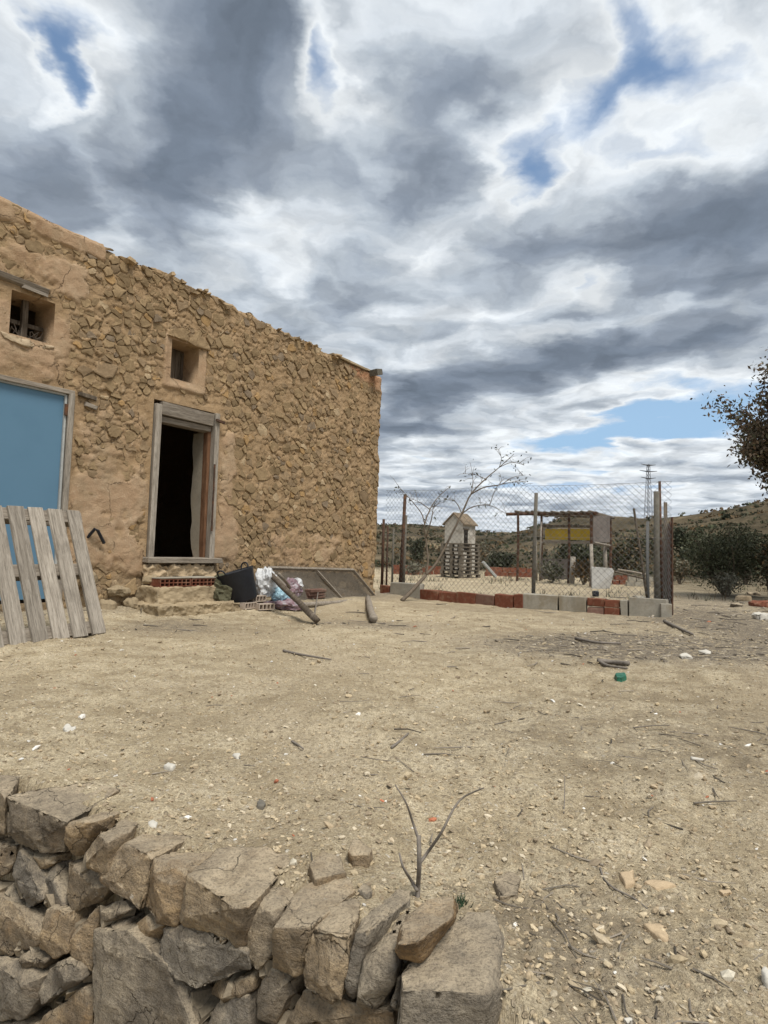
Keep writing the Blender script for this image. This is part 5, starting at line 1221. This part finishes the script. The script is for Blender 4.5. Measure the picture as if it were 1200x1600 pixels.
# ------------------------------------------------------------------ pylon
def pylon():
    Y = 130.; b = D(1013, 860, Y); z = on(b[0], Y) - .3; t = thing('electricity_pylon', 'lattice electricity pylon with three crossarms on the skyline', 'pylon', (b[0], Y, z), R(12)); H_ = D(1013, 725, Y)[2] - z
    def wd(h): return .50 * (1 - h / H_) + .20
    mb = MB()
    for sx in (-1, 1):
        for sy in (-1, 1): mb.tube([(sx * wd(0), sy * wd(0), 0), (sx * wd(H_), sy * wd(H_), H_)], .05, 4)
    mb.build('legs', M['steel'], t); mb = MB(); n = 16
    for k in range(n):
        h0, h1 = H_ * k / n, H_ * (k + 1) / n
        for s in (-1, 1):
            mb.tube([(-wd(h0), s * wd(h0), h0), (wd(h1), s * wd(h1), h1)], .028, 3); mb.tube([(wd(h0), s * wd(h0), h0), (-wd(h1), s * wd(h1), h1)], .028, 3); mb.tube([(s * wd(h0), -wd(h0), h0), (s * wd(h1), wd(h1), h1)], .028, 3)
    mb.build('bracing', M['steel'], t)
    for h, l in ((H_ - .2, 1.7), (H_ - 1.5, 2.0), (H_ - 2.9, 1.7)):
        mb = MB(); mb.tube([(-l, 0, h + .12), (0, 0, h - .1), (l, 0, h + .12)], [.05, .14, .05], 4); mb.build('crossarm', M['steel'], t)
pylon()

# ------------------------------------------------------------------ bushes and trees
OLIVE = [(.060, .068, .037), (.080, .087, .048), (.045, .05, .028), (.11, .11, .07)]
DRY = [(.14, .10, .058), (.11, .086, .054), (.17, .112, .055), (.08, .072, .042)]
GREY = [(.16, .155, .115), (.12, .115, .08), (.20, .185, .14)]
DARK = [(.028, .034, .020), (.042, .048, .027), (.058, .062, .038)]
def bush(px, py, Y, wpx, hpx, lab, cols, n, size, seed, name='bush', stems=9, cat='bush'):
    b = D(px, py, Y); b[2] = on(b[0], b[1]); g = random.Random(seed); W_ = wpx * Y / 1000 / 2; Hh = max(.3, D(px, py - hpx, Y)[2] - b[2])
    t = thing(name, lab, cat, b); mb = MB(); ends = []
    for k in range(stems):
        a = g.uniform(0, 6.28); rr = W_ * g.uniform(.3, .95); top = np.array([math.cos(a) * rr, math.sin(a) * rr * .8, Hh * g.uniform(.55, .98)]); mid = top * .5 + np.array([g.gauss(0, .1), g.gauss(0, .1), .1]) * W_; mb.tube(curve([(0, 0, -.05), mid * .9, top], 4), taper(9, .018 * Hh, .004 * Hh), 4, cap=False)
        ends += [mid, top, (mid + top) / 2, top * .9]
    mb.build('stems', M['bark'], t); mb = MB()
    cl = [np.array([g.gauss(0, .42) * W_, g.gauss(0, .36) * W_, Hh * g.uniform(.22, .9)]) for _ in range(14)] + ends
    pts = []
    for _ in range(n):
        c = cl[g.randrange(len(cl))]; s = .19 * W_ + .05; p = c + np.array([g.gauss(0, s), g.gauss(0, s), g.gauss(0, s * .8)])
        e = (p[0] / W_) ** 2 + (p[1] / W_) ** 2 + ((p[2] - Hh * .5) / (Hh * .55)) ** 2
        if e > 1.25 or p[2] < .03: continue
        pts.append(p)
    leaf_cards(mb, pts, size, g, cols); foliage('crown', mb, t); return t
bush(1133, 930, 16.3, 134, 104, 'large round olive green bush standing right of the fence', OLIVE, 13000, .032, 1, 'olive_bush', 22)
bush(1135, 936, 15.4, 40, 42, 'small grey green bush at the foot of the large olive bush', GREY, 700, .035, 2)
bush(1203, 935, 15.6, 60, 95, 'dark brown dry bush cut off by the right edge', DRY + DARK, 1800, .045, 3)
bush(1075, 850, 44., 60, 24, 'dark green hedge-like bush on the slope left above the olive bush', DARK, 1500, .12, 4)
bush(1137, 822, 70., 24, 17, 'round dark bush on the hillside above the olive bush', DARK, 500, .2, 5)
bush(783, 892, 29., 56, 26, 'dark green bush behind the red wall between pallets and shelter', DARK, 1600, .08, 6)
bush(652, 872, 34., 26, 30, 'round green bush on the slope left of the white hut', DARK, 700, .1, 7)
bush(905, 884, 30., 80, 40, 'wide dark thicket seen through the shelter', DARK + OLIVE, 2400, .09, 8)
bush(980, 886, 31., 80, 50, 'wide olive thicket right behind the hanging board', OLIVE + DRY, 2600, .09, 9)
bush(862, 908, 21.0, 40, 34, 'pale dry shrub inside the left half of the shelter', GREY + OLIVE, 900, .05, 10)
bush(912, 914, 20.2, 36, 38, 'orange tinted dry shrub inside the right half of the shelter', DRY + [(.22, .12, .04)], 1200, .045, 11)
bush(1062, 900, 24., 40, 26, 'low grey scrub bush between fence end and olive bush', GREY + DRY, 700, .06, 12)
bush(648, 900, 26.2, 40, 20, 'low grey weeds before the far left red wall', GREY, 500, .06, 13)
bush(1110, 868, 36., 90, 34, 'dark thicket on the slope behind the olive bush', DARK + OLIVE, 1800, .11, 14)
bush(1010, 862, 48., 60, 26, 'brown thicket low on the slope behind the pylon foot', OLIVE + DRY, 1200, .14, 15)
bush(740, 868, 40., 70, 20, 'tawny scrub on the slope right of the hut', DRY + GREY, 900, .1, 16)
bush(1165, 880, 26., 70, 50, 'tall olive bush behind the large one, near the right edge', OLIVE + DARK, 1800, .075, 17)

def big_tree():
    base = np.array([9.1, 13.8, 0.]); base[2] = on(base[0], base[1]); t = thing('tree', 'dark brownish leafy tree whose crown hangs in from the right edge', 'tree', base); g = random.Random(5)
    mb = MB(); mb.tube(curve([(0, 0, -.1), (.1, 0, .8), (-.05, .1, 1.7), (.05, 0, 2.6)]), taper(13, .2, .12), 10); mb.build('trunk', M['bark'], t, smooth=True)
    mb = MB(); ends = []
    for k in range(34):
        a = g.uniform(0, 6.28); e_ = math.asin(g.uniform(-.75, 1)); r_ = g.uniform(.75, 1.); top = np.array([-.2 + math.cos(a) * math.cos(e_) * r_ * 1.3, math.sin(a) * math.cos(e_) * r_ * 1.35, 4.1 + math.sin(e_) * r_ * 1.5]); s = np.array([0, 0, g.uniform(1.6, 2.6)]); c = curve([s, s * .5 + top * .5 + (0, 0, .12), top], 5); mb.tube(c, taper(len(c), .06, .012), 5, cap=False)
        ends += c[3:]
        for _ in range(5):
            p = c[g.randrange(3, len(c))]; d = np.array([max(-.22, g.gauss(0, .15)), g.gauss(0, .2), g.gauss(0, .15)]); mb.tube([p, p + d * .5 + (0, 0, .04), p + d], [.014, .009, .004], 4, cap=False); ends += [p + d, p + d * .7]
    mb.build('limbs', M['bark'], t); mb = MB(); pts = []
    for _ in range(26000):
        c = ends[g.randrange(len(ends))]; p = c + np.array([g.gauss(0, .16), g.gauss(0, .16), g.gauss(0, .15)])
        pts.append(p)
    leaf_cards(mb, pts, .050, g, [(.105, .078, .054), (.135, .098, .068), (.08, .066, .045), (.17, .125, .085), (.09, .09, .05)]); foliage('crown', mb, t)
big_tree()

# low scrub over the hills
def scrub():
    g = np.random.default_rng(9); n = 4200; az = np.radians(g.uniform(-6, 42, n)); r = np.exp(g.uniform(math.log(40), math.log(190), n)); x, y = np.sin(az) * r, np.cos(az) * r
    keep = fbm(x * .07, y * .07, 4, 88) + g.uniform(-.16, .16, n) > .46; x, y, r = x[keep], y[keep], r[keep]; z = gz(x, y); mb = MB(); rr = random.Random(1)
    for i in range(len(x)):
        s = rr.uniform(.2, .62) * (.55 + r[i] / 140); cols = DARK if rr.random() < .2 else (OLIVE if rr.random() < .4 else DRY); c0 = cols[rr.randrange(len(cols))]
        for _ in range(9):
            a = rr.uniform(0, 6.28); p = Vector((x[i] + rr.gauss(0, s * .45), y[i] + rr.gauss(0, s * .45), z[i] + rr.uniform(.02, .55) * s)); d1 = Vector((math.cos(a), math.sin(a), rr.uniform(-.4, .4))) * s * .32; d2 = Vector((rr.gauss(0, .3), rr.gauss(0, .3), 1)).normalized() * s * .26; k = rr.uniform(.7, 1.2); mb.cur = tuple(v * k for v in c0)
            mb.add([p - d1, p - d2 * .8, p + d1, p + d2], [(0, 1, 2, 3)])
    o = foliage('hill_scrub', mb, None); tag(o, 'low dry scrub dotted over the hillsides', 'scrub', kind='stuff')
scrub()
def weeds():
    g = np.random.default_rng(14); n = 900; x = g.uniform(-1, 16, n); y = g.uniform(13, 40, n); keep = (fbm(x * .3, y * .3, 4, 5) + g.uniform(-.2, .2, n) > .5) & (x > -.3 + (y - 13) * .0); x, y = x[keep], y[keep]; z = gz(x, y); mb = MB(); rr = random.Random(2)
    for i in range(len(x)):
        s = rr.uniform(.06, .22); c0 = (DRY + GREY + OLIVE)[rr.randrange(11)]
        for _ in range(8):
            a = rr.uniform(0, 6.28); p = Vector((x[i] + rr.gauss(0, s * .6), y[i] + rr.gauss(0, s * .6), z[i])); q = p + Vector((math.cos(a) * s * .5, math.sin(a) * s * .5, s * rr.uniform(.5, 1.3))); w_ = Vector((-math.sin(a), math.cos(a), 0)) * .008; k = rr.uniform(.7, 1.4); mb.cur = tuple(v * k for v in c0); mb.add([p - w_, p + w_, q], [(0, 1, 2)])
    o = foliage('dry_weeds', mb, None); tag(o, 'dry weeds growing beyond the fence', 'weeds', kind='stuff')
weeds()
# rubble at the right edge
for k, (px, py, s, mt, lab) in enumerate([(1162, 938, .22, 'tan', 'pale flat stone of the rubble below the olive bush'), (1190, 948, .26, 'brick', 'broken red tile on the rubble at the right edge'), (1178, 930, .2, 'rock', 'brown stone at the back of the rubble near the right edge'), (1195, 968, .2, 'pale', 'white stone of the rubble lowest at the right edge'), (1150, 948, .14, 'rock', 'small brown stone at the left of the rubble'), (1102, 1022, .07, 'pale', 'white stone lying in the dark litter at the right'), (1070, 1029, .06, 'pale', 'small white stone at the left of the one in the dark litter')]):
    b = gp(px, py); r2 = random.Random(k + 40); pts = [b + np.array([math.cos(t) * s * r2.uniform(.6, 1.), math.sin(t) * s * r2.uniform(.5, .9), z * s * r2.uniform(.6, 1)]) for t in np.linspace(0, 5.6, 7) for z in (-.1, .3, .5)]
    lone('rubble_stone', pts, lab, 'stone', 70 + k, .05, .010, .015, mt)
